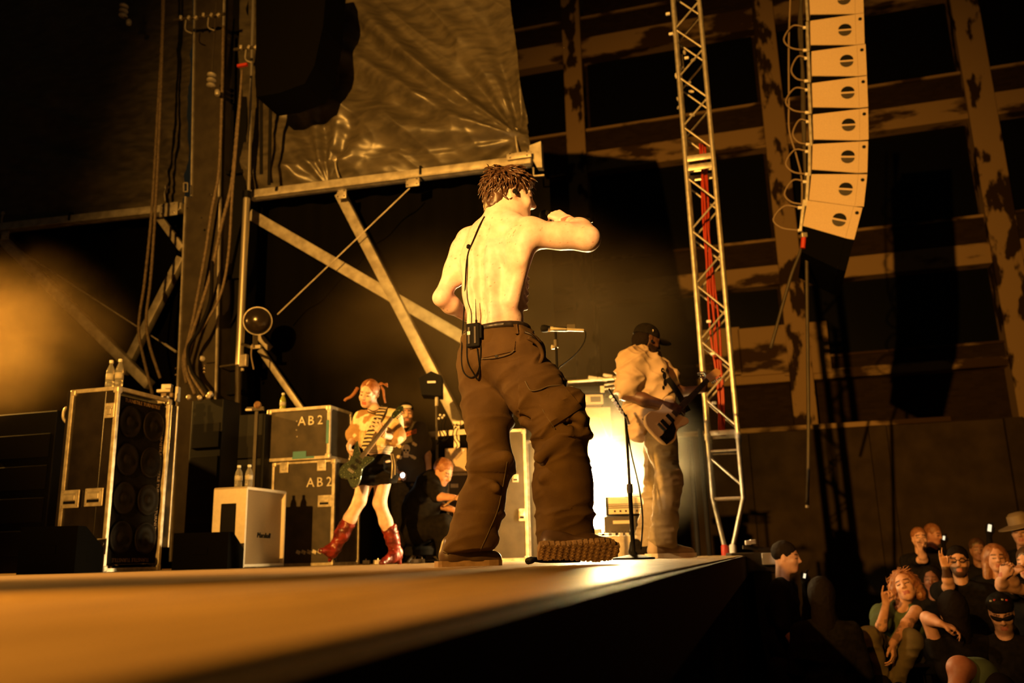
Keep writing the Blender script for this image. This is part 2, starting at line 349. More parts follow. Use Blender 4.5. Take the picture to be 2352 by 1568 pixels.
# chrome lift cylinder
ly = thing('lift_cylinder', 'bright chrome hydraulic lift cylinder standing beside the dark mast', 'cylinder', Vector((W(548, 900).x, W(548, 900).y, 0)))
ex = EW - .2
MB().tube([W(583, -60, ex), W(571, 448, ex)], .021, 20).build('rod', 'cyl', ly, world=True, smooth=40)
bq = MB().tube([W(567, 448, ex), W(549, 838, ex)], .047, 24).build('barrel', 'cyl', ly, world=True, smooth=40)
MB().tube([W(568, 440, ex), W(567, 456, ex)], .056, 20).build('collar', 'black', bq, world=True, smooth=40)
MB().box(W(560, 828, ex - .06), (.10, .06, .15), Matrix.Rotation(RZ, 3, 'Z'), .01).build('valve_block', 'galv', bq, world=True)
MB().lathe([(.02, 0), (.02, .03)], W(557, 846, ex - .06), (0, 0, -1), 10).build('drain_plug', 'galv', bq, world=True)
MB().tube([W(547, 838, ex), W(545, 1289, ex)], .035, 16).build('foot_tube', 'steel_dark', ly, world=True, smooth=40)
MB().bar(W(505, 842, ex), W(547, 836, ex), .02, .02).build('stay', 'steel_dark', ly, world=True)
# ribbed hoses and cables hanging at the mast
HG = 'hoses hanging at the mast'
hoses = [
 ('pair of ribbed hose left of the mast, the outer of the two', [(374, -40), (372, 90), (362, 260), (349, 480), (333, 640), (321, 722), (319, 765), (328, 815), (350, 905)], .019, EW - .45),
 ('ribbed hose left of the mast, the inner one curling into the valve block', [(378, -40), (368, 250), (357, 480), (346, 640), (336, 730), (343, 790), (360, 845), (368, 868)], .019, EW - .5),
 ('ribbed hose running straight down the right edge of the mast face', [(513, 60), (510, 220), (503, 390), (487, 480), (470, 590), (446, 720), (430, 790), (420, 830), (428, 880)], .020, EW - .4),
 ('thick ribbed hose sweeping across the mast from the top right', [(553, 215), (545, 290), (532, 420), (508, 520), (486, 620), (456, 720), (433, 790), (425, 840), (448, 905)], .022, EW - .5),
 ('thin ribbed hose bowing furthest right beside the chrome cylinder', [(556, 160), (546, 300), (534, 440), (524, 590), (505, 680), (470, 745), (440, 790), (436, 850), (470, 910)], .017, EW - .55),
 ('black rubber hose curling low in front of the mast foot', [(487, 600), (483, 690), (455, 760), (432, 800), (440, 850), (462, 880), (486, 915)], .024, EW - .6)]
for (lb, pts, r, e_) in hoses:
    path = bez([W(x, y, e_) for (x, y) in pts], 150); rr = [r * (1.10 if k % 2 else 0.9) for k in range(len(path))]
    o = MB().tube(path, rr if r < .0235 else r, 8).build('ribbed_hose', 'hose' if r < .0235 else 'rubber', smooth=True); props(o, lb, 'hose', HG)
# tarpaulins
M['tarp'] = mat('black_vinyl_tarpaulin', (0.095, 0.080, 0.056), 0.38, 0, (0.05, 0.042, 0.03), 4, bump=0.35, bscale=5, spec=0.8, stretch=(1, 1, 3))
def tarp(name, label, tl, tr, br_, bl_, nu, nv, disp, e_):
    A, B, C, D = (W(*q, e_) for q in (tl, tr, br_, bl_)); vs = []; fs = []
    for j in range(nv + 1):
        v = j / nv
        for i in range(nu + 1):
            u = i / nu; p = A.lerp(B, u).lerp(D.lerp(C, u), v)
            vs.append(p - E * disp(u, v))
    for j in range(nv):
        for i in range(nu): a = j * (nu + 1) + i; fs.append((a, a + 1, a + nu + 2, a + nu + 1))
    mb = MB(); mb.v = vs; mb.f = fs; o = mb.build(name, 'tarp', smooth=True); return props(o, label, 'tarpaulin', 'tarpaulins')
def ridge(x): return math.exp(-x * x)
def fan(u, v, cu, cv, asp, n, ph, amp, reach, sharp=1.5):
    du, dv = (u - cu) * asp, v - cv; r = math.hypot(du, dv); a = math.atan2(dv, du)
    return amp * math.sin(a * n + ph + 2.2 * r) * min(1, r * 5) * math.exp(-(r / reach) ** 2)
def rdg(x, y, seed): return float(ridged1(x, y, seed))
def _h(i, j, s): 
    v = math.sin(i * 127.1 + j * 311.7 + s * 74.7) * 43758.5453; return v - math.floor(v)
def ridged1(x, y, s):
    i, j = math.floor(x), math.floor(y); fx, fy = x - i, y - j; fx = fx * fx * (3 - 2 * fx); fy = fy * fy * (3 - 2 * fy)
    n = (_h(i, j, s) * (1 - fx) + _h(i + 1, j, s) * fx) * (1 - fy) + (_h(i, j + 1, s) * (1 - fx) + _h(i + 1, j + 1, s) * fx) * fy
    return 1 - abs(2 * n - 1)
def d_right(u, v):
    d = fan(u, v, .97, .93, 1.65, 13, .5, .06, .95) + fan(u, v, .30, 1.0, 1.65, 11, 1.2, .05, .5) + fan(u, v, .97, .93, 1.65, 31, 0, .016, .6)
    # slack folds sagging from the lower right corner to the upper left, and crumpled cloth along the hem
    for (k0, am, wdt) in ((0.10, .30, .035), (0.33, .24, .045), (-0.16, .22, .035), (.55, .14, .04)):
        c = .93 - .96 * (1 - u) ** 1.25 * 1.25 + k0 * (1 - u) * 2.0
        d += am * ridge((v - c) / (wdt + .08 * (1 - u))) * min(1, (1 - u) * 3) * (0.35 + u)
    a, b = u * 1.65, v; p, q = a * .80 + b * .60, -a * .60 + b * .80
    d += .085 * ridged1(p * 2.2 + .3 * math.sin(6 * q), q * 6.5, 1) + .04 * ridged1(p * 5, q * 15, 2)
    d += (.05 * ridged1(a * 3.2, b * 13 + .8 * math.sin(4 * a), 3) + .022 * ridged1(a * 8, b * 30, 4)) * max(0, v - .35) * 1.5
    d -= .03 * ridge((u - .305) / .012)
    return d * min(1, (1 - v) * 8 + .25)
tr_ = tarp('tarpaulin', 'large creased black tarpaulin above the right-hand beam behind the singer', (560, -70), (1166, -70), (1226, 362), (574, 462), 230, 160, d_right, EW + .16)
def d_left(u, v):
    d = fan(u, v, 1.02, .95, 1.2, 15, 0, .04, .8) + fan(u, v, 0, 1, 1.2, 9, 1, .03, .6)
    return d + (.10 * ridged1(u * 2.2, v * 9 - u * 4, 5) + .04 * ridged1(u * 5, v * 22 - u * 9, 6)) * (.3 + v)
tl_ = tarp('tarpaulin', 'dim black tarpaulin above the left-hand beam beside the mast', (-140, -70), (450, -70), (436, 480), (-140, 548), 120, 90, d_left, EW + .16)
MB().bar(W(770, -60, EW + .02), W(776, 372, EW + .02), .05, .012, E).build('seam', 'tarp', tr_, world=True)
for (tp, px, py, q) in ((tr_, 1184, 300, (1190, 352)), (tr_, 770, 366, (778, 408)), (tl_, 384, 430, (380, 462)), (tl_, 8, 490, (8, 525))):
    a = W(px, py, EW - .02); MB().lathe([(.030, 0), (.030, .015), (.014, .02), (.014, 0)], a, -E, 14).build('grommet', 'galv', tp, world=True)
    MB().tube(bez([a, (a + W(*q, EW - .02)) / 2 + E * -.03, W(*q, EW - .02)], 10), .011, 6).build('tie', 'galv', tp, world=True)
# lower backing drape that closes the wing behind the frame
dp = MB(); cols = 160; za = 0.0
top = [W(-200 + 1460 * k / cols, 560 - .13 * (1460 * k / cols) - 12, EW + .42 + .04 * math.sin(k * .8) + .03 * math.sin(k * .31)) for k in range(cols + 1)]
bot = [Vector((p.x, p.y, 0.0)) for p in top]
dp.add(top + bot, [(k, k + 1, k + cols + 2, k + cols + 1) for k in range(cols)])
props(dp.build('black_drape', 'drape', smooth=True), 'floor-length black drape closing the wing behind the braces', 'drape')
# hung black hardware at the upper left
hb = thing('hung_side_speaker', 'black draped side speaker hung high in front of the tarpaulin', 'speaker', W(650, 215, EW - 1.0))
MB().prism([W(588, -60, EW - 1.0), W(752, -60, EW - 1.0), W(742, 60, EW - 1), W(722, 150, EW - 1), W(700, 192, EW - 1.0), W(640, 214, EW - 1), W(588, 222, EW - 1.0)], E * .5).build('body', 'drape', hb, world=True)
for (q, r) in (((600, 200), (600, 400)), ((622, 205), (618, 425))): MB().tube([W(*q, EW - .6), W(*r, EW - .3)], .022, 8).build('cable', 'rubber', hb, world=True)
def motor(px, py, e_, lb):
    t = thing('shackle_stack', lb, 'rigging', W(px, py, e_), 0, 'rigging shackles'); p = W(px, py, e_); k = e_ / F_PX
    for i in range(3): MB().lathe([(.045, 0), (.06, .012), (.06, .032), (.045, .044)], p + Vector((0, 0, .10 - i * .075)), (.1, 0, 1), 16).build('ring', 'galv', t, world=True, smooth=40)
    MB().tube([p + Vector((0, 0, .14)), p + Vector((0, 0, 1.2))], .012, 8).build('rod', 'steel_dark', t, world=True)
    MB().lathe([(.03, 0), (.036, .02), (.036, .06), (.02, .08)], p + Vector((.09, 0, -.17)), (0, 0, 1), 12).build('weight', 'galv', t, world=True, smooth=40)
    MB().tube([p + Vector((.02, 0, -.05)), p + Vector((.09, 0, -.1))], .012, 6).build('link', 'steel_dark', t, world=True)
motor(283, 32, EW - .5, 'stack of three pale rings hanging at the very top left corner'); motor(485, 192, EW - .55, 'stack of three pale rings hanging in front of the mast')
def clamp(px, py, lb, red=False):
    t = thing('rigging_clamp', lb, 'clamp', W(px, py, EW - .6), 0, 'rigging clamps')
    MB().tube([W(px - 32, py + 4, EW - .6), W(px + 32, py - 4, EW - .6)], .022, 10).build('pipe', 'steel_dark', t, world=True, smooth=40)
    for k, dx in enumerate((-16, 2, 18)):
        MB().box(W(px + dx, py - 1, EW - .63), (.035, .05, .05), Matrix.Rotation(.4 * k, 3, 'Y'), .008).build('jaw', 'galv', t, world=True)
    MB().tube(bez([W(px - 5, py + 4, EW - .62), W(px - 6, py + 26, EW - .62), W(px + 8, py + 34, EW - .62)], 8), .009, 6).build('safety_loop', 'galv', t, world=True)
    if red: MB().bar(W(px - 24, py + 42, EW - .62), W(px - 2, py + 38, EW - .62), .035, .035).build('red_tag', 'red_paint', t, world=True)
clamp(432, 42, 'small pipe clamp hanging at the top left of the mast'); clamp(484, 36, 'pipe clamp hanging at the top in front of the mast'); clamp(570, 110, 'pipe clamp with a red tag at the top of the chrome cylinder', True)
# round convex lamp on its bracket
dl = thing('round_lamp', 'round black convex lamp on a bracket beside the chrome cylinder', 'lamp', W(592, 800, EW - .45))
c0 = W(592, 737, EW - .45); ax = (CAM + Vector((-1.2, 0, .5)) - c0).normalized()
M['dome'] = mat('glossy_black_dome', (0.03, 0.022, 0.015), 0.22, 0.3, spec=0.8)
MB().lathe([(.158, -.02), (.156, .0), (.140, .045), (.11, .075), (.07, .095), (.03, .104), (.004, .106)], c0, ax, 40).build('dome', 'dome', dl, world=True, smooth=True)
MB().lathe([(.168, -.05), (.170, .012), (.160, .014), (.158, -.03), (.10, -.09), (.05, -.11)], c0, ax, 40).build('rim', 'galv', dl, world=True, smooth=35)
MB().bar(c0 - ax * .08 + Vector((-.03, 0, -.1)), W(586, 800, EW - .4), .05, .04).build('bracket', 'steel_dark', dl, world=True)
MB().bar(W(578, 798, EW - .4), W(600, 796, EW - .4), .04, .04).build('clamp', 'galv', dl, world=True)
MB().tube(bez([W(580, 790, EW - .42), W(577, 815, EW - .42), W(583, 848, EW - .42)], 8), .008, 6).build('tail_cable', 'cable', dl, world=True)
MB().bar(W(586, 800, EW - .36), W(556, 790, EW - .25), .03, .03).build('arm', 'steel_dark', dl, world=True)
# ------------------------------------------------------------------ truss tower at the front corner of the stage
ET = 9.15
tt = thing('truss_tower', 'tall aluminium box truss tower standing at the far front corner of the stage', 'truss', at_e(1660, 1268, ET))
def tp(name, m, mb, parent=None, sm=40): return mb.build(name, m, parent or tt, world=True, smooth=sm)
TW = 0.30
aL = at_e(1625, 1000, ET); n0 = aL.dot(N); z0 = aL.z; e0 = ET
# the tower leans a little: direction of its axis from two photograph points
tpL = at_e(1540, -60, ET); lean = (tpL.dot(N) - n0) / (tpL.z - z0)
def T(i, j, z): return st(e0 + j * TW, n0 + lean * (z - z0) + i * TW, z)
ztop = tpL.z + .3
for i in (0, 1):
    for j in (0, 1): tp('chord', 'alu', MB().tube([T(i, j, z0), T(i, j, ztop)], .0255, 12))
zj = at_e(1600, 368, ET).z
z = z0 + .08; k = 0; step = .31
while z < ztop - step:
    if not (zj - .22 < z + step / 2 < zj + .10):
        for j in (0, 1):
            a, b = ((0, 1) if k % 2 else (1, 0)); tp('diagonal', 'alu', MB().tube([T(a, j, z), T(b, j, z + step)], .011, 8))
        for i in (0, 1):
            a, b = ((0, 1) if k % 2 else (1, 0)); tp('diagonal', 'alu', MB().tube([T(i, a, z), T(i, b, z + step)], .011, 8))
    z += step; k += 1
for zz in (z0 + .02, zj + .03, zj - .08):
    for j in (0, 1): tp('end_bar', 'alu', MB().bar(T(0, j, zz), T(1, j, zz), .02, .07 if zz > z0 + .1 else .05, ch=.004))
    for i in (0, 1): tp('end_bar', 'alu', MB().bar(T(i, 0, zz), T(i, 1, zz), .02, .05, ch=.004))
for i in (0, 1):
    for j in (0, 1): tp('coupler', 'alu', MB().tube([T(i, j, z0 - .05), T(i, j, z0 + .02)], .034, 12))
# lower stub and tapering feet
zs = at_e(1630, 1145, ET).z
for i in (0, 1):
    for j in (0, 1): tp('stub_chord', 'alu', MB().tube([T(i, j, z0 - .03), T(i, j, zs)], .024, 12))
for zz in (at_e(1630, 1036, ET).z, zs):
    for j in (0, 1): tp('stub_bar', 'alu', MB().tube([T(0, j, zz), T(1, j, zz)], .013, 8))
tp('stub_diagonal', 'alu', MB().tube([T(0, 0, z0 - .22), T(1, 0, zs + .12)], .014, 8))
for i, fx, nm in ((0, 1664, 'red_paint'), (1, 1683, 'plug')):
    for j in (0, 1):
        f = at_e(fx, 1258, ET) + E * (j * .16); f.z = .04
        tp('foot_leg', 'alu', MB().tube([T(i, j, zs), f + Vector((0, 0, .04))], .021, 10)); tp('foot_cap', nm, MB().lathe([(.035, -.04), (.035, .05), (.026, .065)], f, (0, 0, 1), 12))
for k in range(5):
    px = [(1613, 330), (1620, 470), (1631, 620), (1642, 760), (1652, 880), (1660, 1000)]
    path = bez([at_e(x + (k - 2) * 3.0 + 5 * math.sin(k * 2.3 + q * 1.7), y, ET + .17 + .012 * k) for q, (x, y) in enumerate(px)], 40)
    props(MB().tube(path, .012, 8).build('power_cable', 'red_cable', smooth=True), 'red power cable bundled inside the truss tower', 'cable', 'red cables in the truss')
for (x, y) in ((1628, 738), (1637, 812), (1640, 925), (1645, 995), (1534, 32), (1541, 78), (1577, 133)):
    tp('cable_clip', 'plug', MB().box(at_e(x, y, ET - .01), (.05, .03, .03), Matrix.Rotation(RZ, 3, 'Z'), .008), None, 30)
ck = MB()
ch = thing('truss_hoist', 'small chain hoist and hooks caught inside the upper truss', 'hoist', at_e(1585, 190, ET + .15))
for k in range(9):
    c = at_e(1572 + 20 * math.sin(k * 1.7), 120 + k * 18, ET + .15); MB().lathe([(.012, -.03), (.02, 0), (.012, .03)], c, (math.sin(k), .3, math.cos(k)), 8).build('link', 'galv', ch, world=True)
MB().tube([at_e(1566, 125, ET + .15), at_e(1570, 160, ET + .15)], .012, 8).build('hook', 'steel_dark', ch, world=True)

# ------------------------------------------------------------------ line array
EA = 10.4; AW = 1.05
arr = [((1858, -24), (1982, -42), (1984, 29), (1861, 33)), ((1861, 48), (1984, 30), (1986, 100), (1862, 103)), ((1864, 118), (1988, 101), (1991, 172), (1865, 174)),
 ((1865, 191), (1991, 174), (1994, 245), (1867, 246)), ((1867, 263), (1994, 248), (1995, 320), (1869, 320)), ((1867, 331), (1994, 324), (1992, 396), (1865, 389)),
 ((1864, 400), (1992, 400), (1984, 474), (1858, 459)), ((1855, 460), (1981, 477), (1962, 550), (1844, 518)), ((1850, 520), (1961, 552), (1943, 623), (1841, 578))]
la = ['topmost', 'second from the top', 'third from the top', 'fourth from the top', 'fifth from the top', 'sixth from the top', 'seventh from the top', 'eighth from the top', 'bottom black']
for k, q in enumerate(arr):
    P = [at_e(*c, EA) for c in q]; cen = sum(P, Vector()) / 4
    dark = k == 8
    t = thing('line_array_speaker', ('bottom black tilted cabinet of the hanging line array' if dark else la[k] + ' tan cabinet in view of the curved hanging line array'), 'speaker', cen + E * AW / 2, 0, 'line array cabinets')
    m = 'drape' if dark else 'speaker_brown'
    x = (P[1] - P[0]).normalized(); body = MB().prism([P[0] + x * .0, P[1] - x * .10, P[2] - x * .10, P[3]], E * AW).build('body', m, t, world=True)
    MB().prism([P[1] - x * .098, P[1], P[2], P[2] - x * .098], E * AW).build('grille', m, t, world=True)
    if not dark:
        Q = [at_e(*c, EA) for c in arr[k + 1]]; MB().prism([P[3] + E * .012, P[2] + E * .012, Q[1] + E * .012, Q[0] + E * .012], E * (AW - .03)).build('gap_shade', 'drape', t, world=True)  # black filler prism stands in for the shade between two cabinets
        u = ((P[1] + P[2]) / 2 - (P[0] + P[3]) / 2); zc = ((P[0] + P[1]) - (P[2] + P[3])) / 2
        ctr = (P[0] + P[3]) / 2 + u * .645; xx = u.normalized(); yy = E.cross(xx)
        yy = yy if yy.z > 0 else -yy; r = .078
        for sgn, mm in ((1, 'black'), (-1, 'steel_dark')):  # flat half-discs: recess shading put into colour, upper half shaded, lower half lit
            poly = [ctr + xx * (r * math.cos(a)) + yy * (sgn * (.012 + r * .92 * math.sin(a))) - E * .0015 for a in [math.pi * i / 14 for i in range(15)]]
            MB().prism(poly, E * .003).build('handle_recess_shade', mm, body, world=True)
        MB().lathe([(.022, 0), (.022, .003)], P[1].lerp(P[2], .18) - x * .045 - E * .002, -E, 12).build('latch_hole', 'black', body, world=True)
        MB().bar(P[0] - x * .035 + E * .05 + Vector((0, 0, .02)), P[3] - x * .035 + E * .05 - Vector((0, 0, .06)), .02, .03).build('rear_rigging', 'alu', t, world=True)
bc = 'speaker cables on the array'
for k, q in enumerate(arr[1:8]):
    x, y = (q[0][0] + q[3][0]) / 2 - 9, (q[0][1] + q[3][1]) / 2; dx = (38 if k % 2 else 52) + (12 if k > 4 else 0)
    o = MB().tube(bez([at_e(x, y - 12, EA + .2), at_e(x - dx * .6, y - 16, EA + .2), at_e(x - dx, y + 14, EA + .2), at_e(x - dx * .7, y + 34, EA + .2), at_e(x - 4, y + 40, EA + .2)], 28), .011, 8).build('speaker_cable', 'cable', smooth=True)
    props(o, ['looped speaker cable behind the second cabinet of the line array', 'looped speaker cable behind the third cabinet of the line array', 'looped speaker cable behind the fourth cabinet of the line array', 'looped speaker cable behind the fifth cabinet of the line array', 'looped speaker cable behind the sixth cabinet of the line array', 'looped speaker cable behind the seventh cabinet of the line array', 'looped speaker cable behind the eighth cabinet of the line array'][k], 'cable', bc)
    for (yy) in (y - 12, y + 40): MB().tube([at_e(x - 8, yy, EA + .2), at_e(x + 4, yy, EA + .2)], .02, 10).build('connector', 'plug', o, world=True)
for k, (pts, r) in enumerate(([[(1818, -60), (1812, 90), (1812, 230), (1813, 300), (1830, 360), (1842, 420), (1840, 520)], .012], [[(1838, -60), (1842, 100), (1843, 250), (1846, 330), (1850, 440), (1842, 560), (1815, 640), (1770, 800)], .02], [[(1848, -60), (1836, 60), (1845, 180), (1848, 320), (1852, 520), (1854, 700), (1857, 1000), (1854, 1160)], .022])):
    lbs = ['thin cable dropping behind the top cabinets of the line array', 'cable swinging away down-left from the bottom of the line array', 'thick cable falling straight from the line array to the crowd']
    props(MB().tube(bez([at_e(x, y, EA + .25) for (x, y) in pts], 60), r, 8).build('drop_cable', 'cable' if k < 1 else 'steel_dark', smooth=True), lbs[k], 'cable', 'drop cables')
props(MB().tube([at_e(1854, 1150, EA + .25), at_e(1854, 1166, EA + .25)], .02, 10).build('cable_end', 'plug'), 'pale plug dangling at the end of the thick drop cable', 'plug')
rt = thing('ratchet_strap', 'red ratchet strap on the bottom of the line array', 'strap', at_e(1847, 545, EA))
MB().tube([at_e(1846, 545, EA - .02), at_e(1844, 570, EA - .02)], .028, 10).build('strap', 'red_paint', rt, world=True); MB().box(at_e(1847, 540, EA - .03), (.07, .05, .06), None, .01).build('buckle', 'alu', rt, world=True)

# ------------------------------------------------------------------ flight cases and amplifiers (local x = towards audience, y = away)
def strips(mb_parent, sx, sy, sz, wdt=.028, m='case_edge', o=None, edges='all'):
    hx, hy = sx / 2, sy / 2; out = .004
    for (a, b) in (((-hx, -hy), (-hx, -hy)), ((hx, -hy), (hx, -hy)), ((-hx, hy), (-hx, hy)), ((hx, hy), (hx, hy))):
        c = MB().box((a[0] - math.copysign(wdt / 2 - out, a[0]), a[1] - math.copysign(wdt / 2 - out, a[1]), sz / 2), (wdt, wdt, sz - 2 * wdt), None, .003); c.build('edge_strip', m, o)
    for zz in (wdt / 2 - out, sz - wdt / 2 + out):
        for s in (-1, 1):
            MB().box((0, s * (hy - wdt / 2 + out), zz), (sx, wdt, wdt), None, .003).build('edge_strip', m, o)
            MB().box((s * (hx - wdt / 2 + out), 0, zz), (wdt, sy - 2 * wdt, wdt), None, .003).build('edge_strip', m, o)
    for a in (-1, 1):
        for b in (-1, 1):
            for zz in (wdt * .7, sz - wdt * .7): MB().box((a * (hx - wdt * .6), b * (hy - wdt * .6), zz), (wdt * 1.7, wdt * 1.7, wdt * 1.7), None, .012).build('ball_corner', m, o)
def handle(o, cx, cy, cz, w_=.17, h_=.14, face='y'):
    t = MB().box((cx, cy, cz), (w_, .012, h_), None, .005).build('handle_dish', 'case_edge', o)
    MB().box((cx, cy - .007, cz), (w_ * .72, .006, h_ * .62), None, .004).build('dish_inset', 'galv', t)
    MB().box((cx, cy - .009, cz - h_ * .2), (w_ * .66, .010, h_ * .16), None, .003).build('grip', 'rubber', t)
    MB().box((cx, cy - .012, cz + h_ * .06), (w_ * .62, .012, h_ * .30), None, .004).build('bail', 'case_edge', t)
    for a in (-.42, .42):
        for b in (-.38, .38): MB().lathe([(.006, 0), (.006, .004)], (cx + a * w_, cy - .006, cz + b * h_), (0, -1, 0), 8).build('rivet', 'galv', t)
def latch(o, cx, cy, cz, s=.10):
    t = MB().box((cx, cy, cz), (s * .9, .012, s * 1.2), None, .005).build('latch_dish', 'case_edge', o)
    MB().box((cx, cy - .01, cz), (s * .4, .014, s * .7), None, .004).build('twist', 'galv', t); MB().box((cx, cy - .012, cz + s * .2), (s * .6, .012, s * .2), None, .003).build('hasp', 'galv', t)
# tall bass rig in its flight case
c1 = at(237, 1301, 6.8); c1.z = 0
SX, SY, SZ = .45, .66, 1.43
cor = Matrix.Rotation(RZ, 4, 'Z') @ Vector((-SX / 2, SY / 2, 0)); base = Vector((c1.x, c1.y, 0)) + cor
fc = thing('speaker_flight_case', 'tall black flight case with aluminium edges holding an eight-cone bass cabinet, at far left', 'flight case', base, RZ)
MB().box((-.0575, 0, .05 + (SZ - .05) / 2), (.325, SY - .02, SZ - .06), None, .004).build('shell', 'laminate', fc)
for s_ in (-1, 1): MB().box((.150, s_ * (SY / 2 - .018), .05 + (SZ - .05) / 2), (.088, .016, SZ - .06), None, .002).build('side_panel', 'laminate', fc)
for a in (-1, 1):
    for b in (-1, 1): MB().lathe([(.022, -.02), (.022, .02)], (a * .15, b * .26, .024), (0, 1, 0), 14).build('caster', 'rubber', fc)
cb = thing('bass_cabinet', 'black bass speaker cabinet with eight cones and printed border inside the tall flight case', 'speaker', base + Matrix.Rotation(RZ, 4, 'Z') @ Vector((SX / 2 - .05, 0, .06)), RZ)
M['baffle'] = mat('black_grille_cloth', (0.006, 0.005, 0.004), 0.8, 0, (0.011, 0.009, 0.006), 40, spec=0.05)
M['cone'] = mat('paper_cone', (0.006, 0.005, 0.003), 0.6, 0, (0.013, 0.009, 0.005), 8, spec=0.1)
CBH = SZ - .12
MB().box((-.02, 0, CBH / 2), (.09, SY - .08, CBH), None, .003).build('baffle', 'baffle', cb)
for i in range(2):
    for j in range(4):
        c = (.027, -.145 + .29 * i, .20 + .305 * j)
        MB().lathe([(.128, 0), (.128, .012), (.112, .014), (.105, .006), (.045, .003), (.04, .012), (.02, .02), (.003, .022)], c, (1, 0, 0), 28).build('speaker_cone', 'cone', cb, smooth=True)
M['print'] = mat('faded_gold_print', (0.32, 0.20, 0.09), 0.7)
rx = Matrix(((0, 0, 1, 0), (1, 0, 0, 0), (0, 1, 0, 0), (0, 0, 0, 1)))   # text plane facing +x, reading along +y
def lettering(s, size, y, z, ang):
    text_mesh('lettering', s, size, 'print', Matrix.Translation((.027, y, z)) @ Matrix.Rotation(ang, 4, 'X') @ rx, cb, .0006)
lettering('TURNSTILE TURNSTILE', .042, 0, CBH - .028, 0); lettering('TURNSTILE TURNSTILE', .042, 0, .028, math.pi)
lettering('TURNSTILE TURNSTILE TURNSTILE TURNSTILE', .042, .262, CBH / 2, -math.pi / 2)
strips(None, SX, SY, SZ, .032, 'case_edge', fc)
MB().box((-SX / 2 - .02, .0, SZ * .5 + .02), (.03, SY, SZ - .04), None, .004).build('rear_lid', 'laminate', fc)
MB().box((SX / 2 - .02, SY / 2 + .045, SZ * .55), (.05, .08, SZ * .84), None, .004).build('side_lid', 'laminate', fc)
MB().box((SX / 2 + .004, SY / 2 + .082, SZ * .55), (.012, .014, SZ * .84), None, .002).build('lid_edge', 'case_edge', fc)
handle(fc, -.13, -SY / 2 - .006, .56); handle(fc, .09, -SY / 2 - .006, .565)
latch(fc, .17, -SY / 2 - .008, SZ - .19, .10); latch(fc, .20, -SY / 2 - .008, .19, .10)
MB().tube(bez([(-.24, -.28, SZ - .16), (-.30, -.29, SZ - .13), (-.32, -.29, SZ - .20), (-.28, -.29, SZ - .25), (-.24, -.28, SZ - .22)], 20), .012, 8).build('pull_ring', 'case_edge', fc, smooth=True)
M['clear'] = mat('clear_plastic', (0.95, 0.96, 0.95), 0.08, 0, trans=0.85, ior=1.35)
M['cap'] = mat('white_cap', (0.8, 0.8, 0.78), 0.5)
M['paper'] = mat('bottle_label', (0.55, 0.52, 0.45), 0.7)
def bottle(p, lb, h=.22, m='clear', grp='water bottles'):
    t = thing('water_bottle', lb, 'bottle', p, 0, grp); r = .033; k = h / .22
    MB().lathe([(.026, 0), (r, .006), (r, .05), (r * .93, .055), (r, .06), (r, .13 * k), (r * .9, .15 * k), (.014, .19 * k), (.0125, .196 * k), (.0125, .205 * k)], (0, 0, 0.002), n=18).build('body', m, t, smooth=True)
    MB().lathe([(.015, .20 * k), (.016, .204 * k), (.016, .222 * k), (.013, .224 * k)], (0, 0, 0.002), n=14).build('cap', 'cap', t)
    MB().lathe([(r + .0008, .07 * k), (r + .0008, .115 * k)], (0, 0, 0.002), n=18).build('label', 'paper', t, smooth=True)
    return t
def on(o, x, y, z): return WM[o] @ Vector((x, y, z))
bottle(on(fc, .06, -.24, SZ + .005), 'left water bottle on top of the tall bass flight case', .235); bottle(on(fc, .155, -.25, SZ + .005), 'right water bottle on top of the tall bass flight case', .235)
# cream guitar cabinet
c2 = at(559, 1292, 7.7); HX, HY, HZ = .335, .68, .695
base = Vector((c2.x, c2.y, 0)) + Matrix.Rotation(RZ, 4, 'Z') @ Vector((-HX / 2, HY / 2, 0))
gc = thing('guitar_cabinet', 'cream guitar speaker cabinet with cream grille and black script badge', 'speaker', base, RZ)
sh = MB(); t_ = .028
for (c, s) in (((0, -HY / 2 + t_ / 2, HZ / 2), (HX, t_, HZ)), ((0, HY / 2 - t_ / 2, HZ / 2), (HX, t_, HZ)), ((0, 0, HZ - t_ / 2), (HX, HY, t_)), ((0, 0, t_ / 2 + .005), (HX, HY, t_)), ((-HX / 2 + .02, 0, HZ / 2), (.03, HY - .03, HZ - .03))): sh.box(c, s, None, .011)
sh.build('shell', 'tolex', gc, smooth=40)
MB().box((HX / 2 - .05, 0, HZ / 2), (.03, HY - 2 * t_ - .002, HZ - 2 * t_ - .002), None, .004).build('grille_cloth', 'grille', gc)
text_mesh('script_badge', 'Marshall', .066, 'black', Matrix.Translation((HX / 2 - .032, .02, HZ * .40)) @ Matrix.Rotation(-.02, 4, 'X') @ rx @ Matrix.Shear('XZ', 4, (.15, 0)), gc, .004)
hd = MB().box((-.005, -HY / 2 - .002, HZ * .60), (.150, .010, .27), None, .012).build('side_handle', 'rubber', gc); MB().box((-.005, -HY / 2 - .006, HZ * .60), (.115, .006, .22), None, .006).build('handle_cup', 'black', hd)
for a in (-1, 1):
    for b in (-1, 1): MB().lathe([(.02, 0), (.018, .006)], (a * .13, b * .3, 0), n=10).build('foot', 'rubber', gc)
bottle(on(gc, .02, -.25, HZ + .002), 'left water bottle on the cream guitar cabinet', .19); bottle(on(gc, .125, -.25, HZ + .002), 'right water bottle on the cream guitar cabinet', .19)
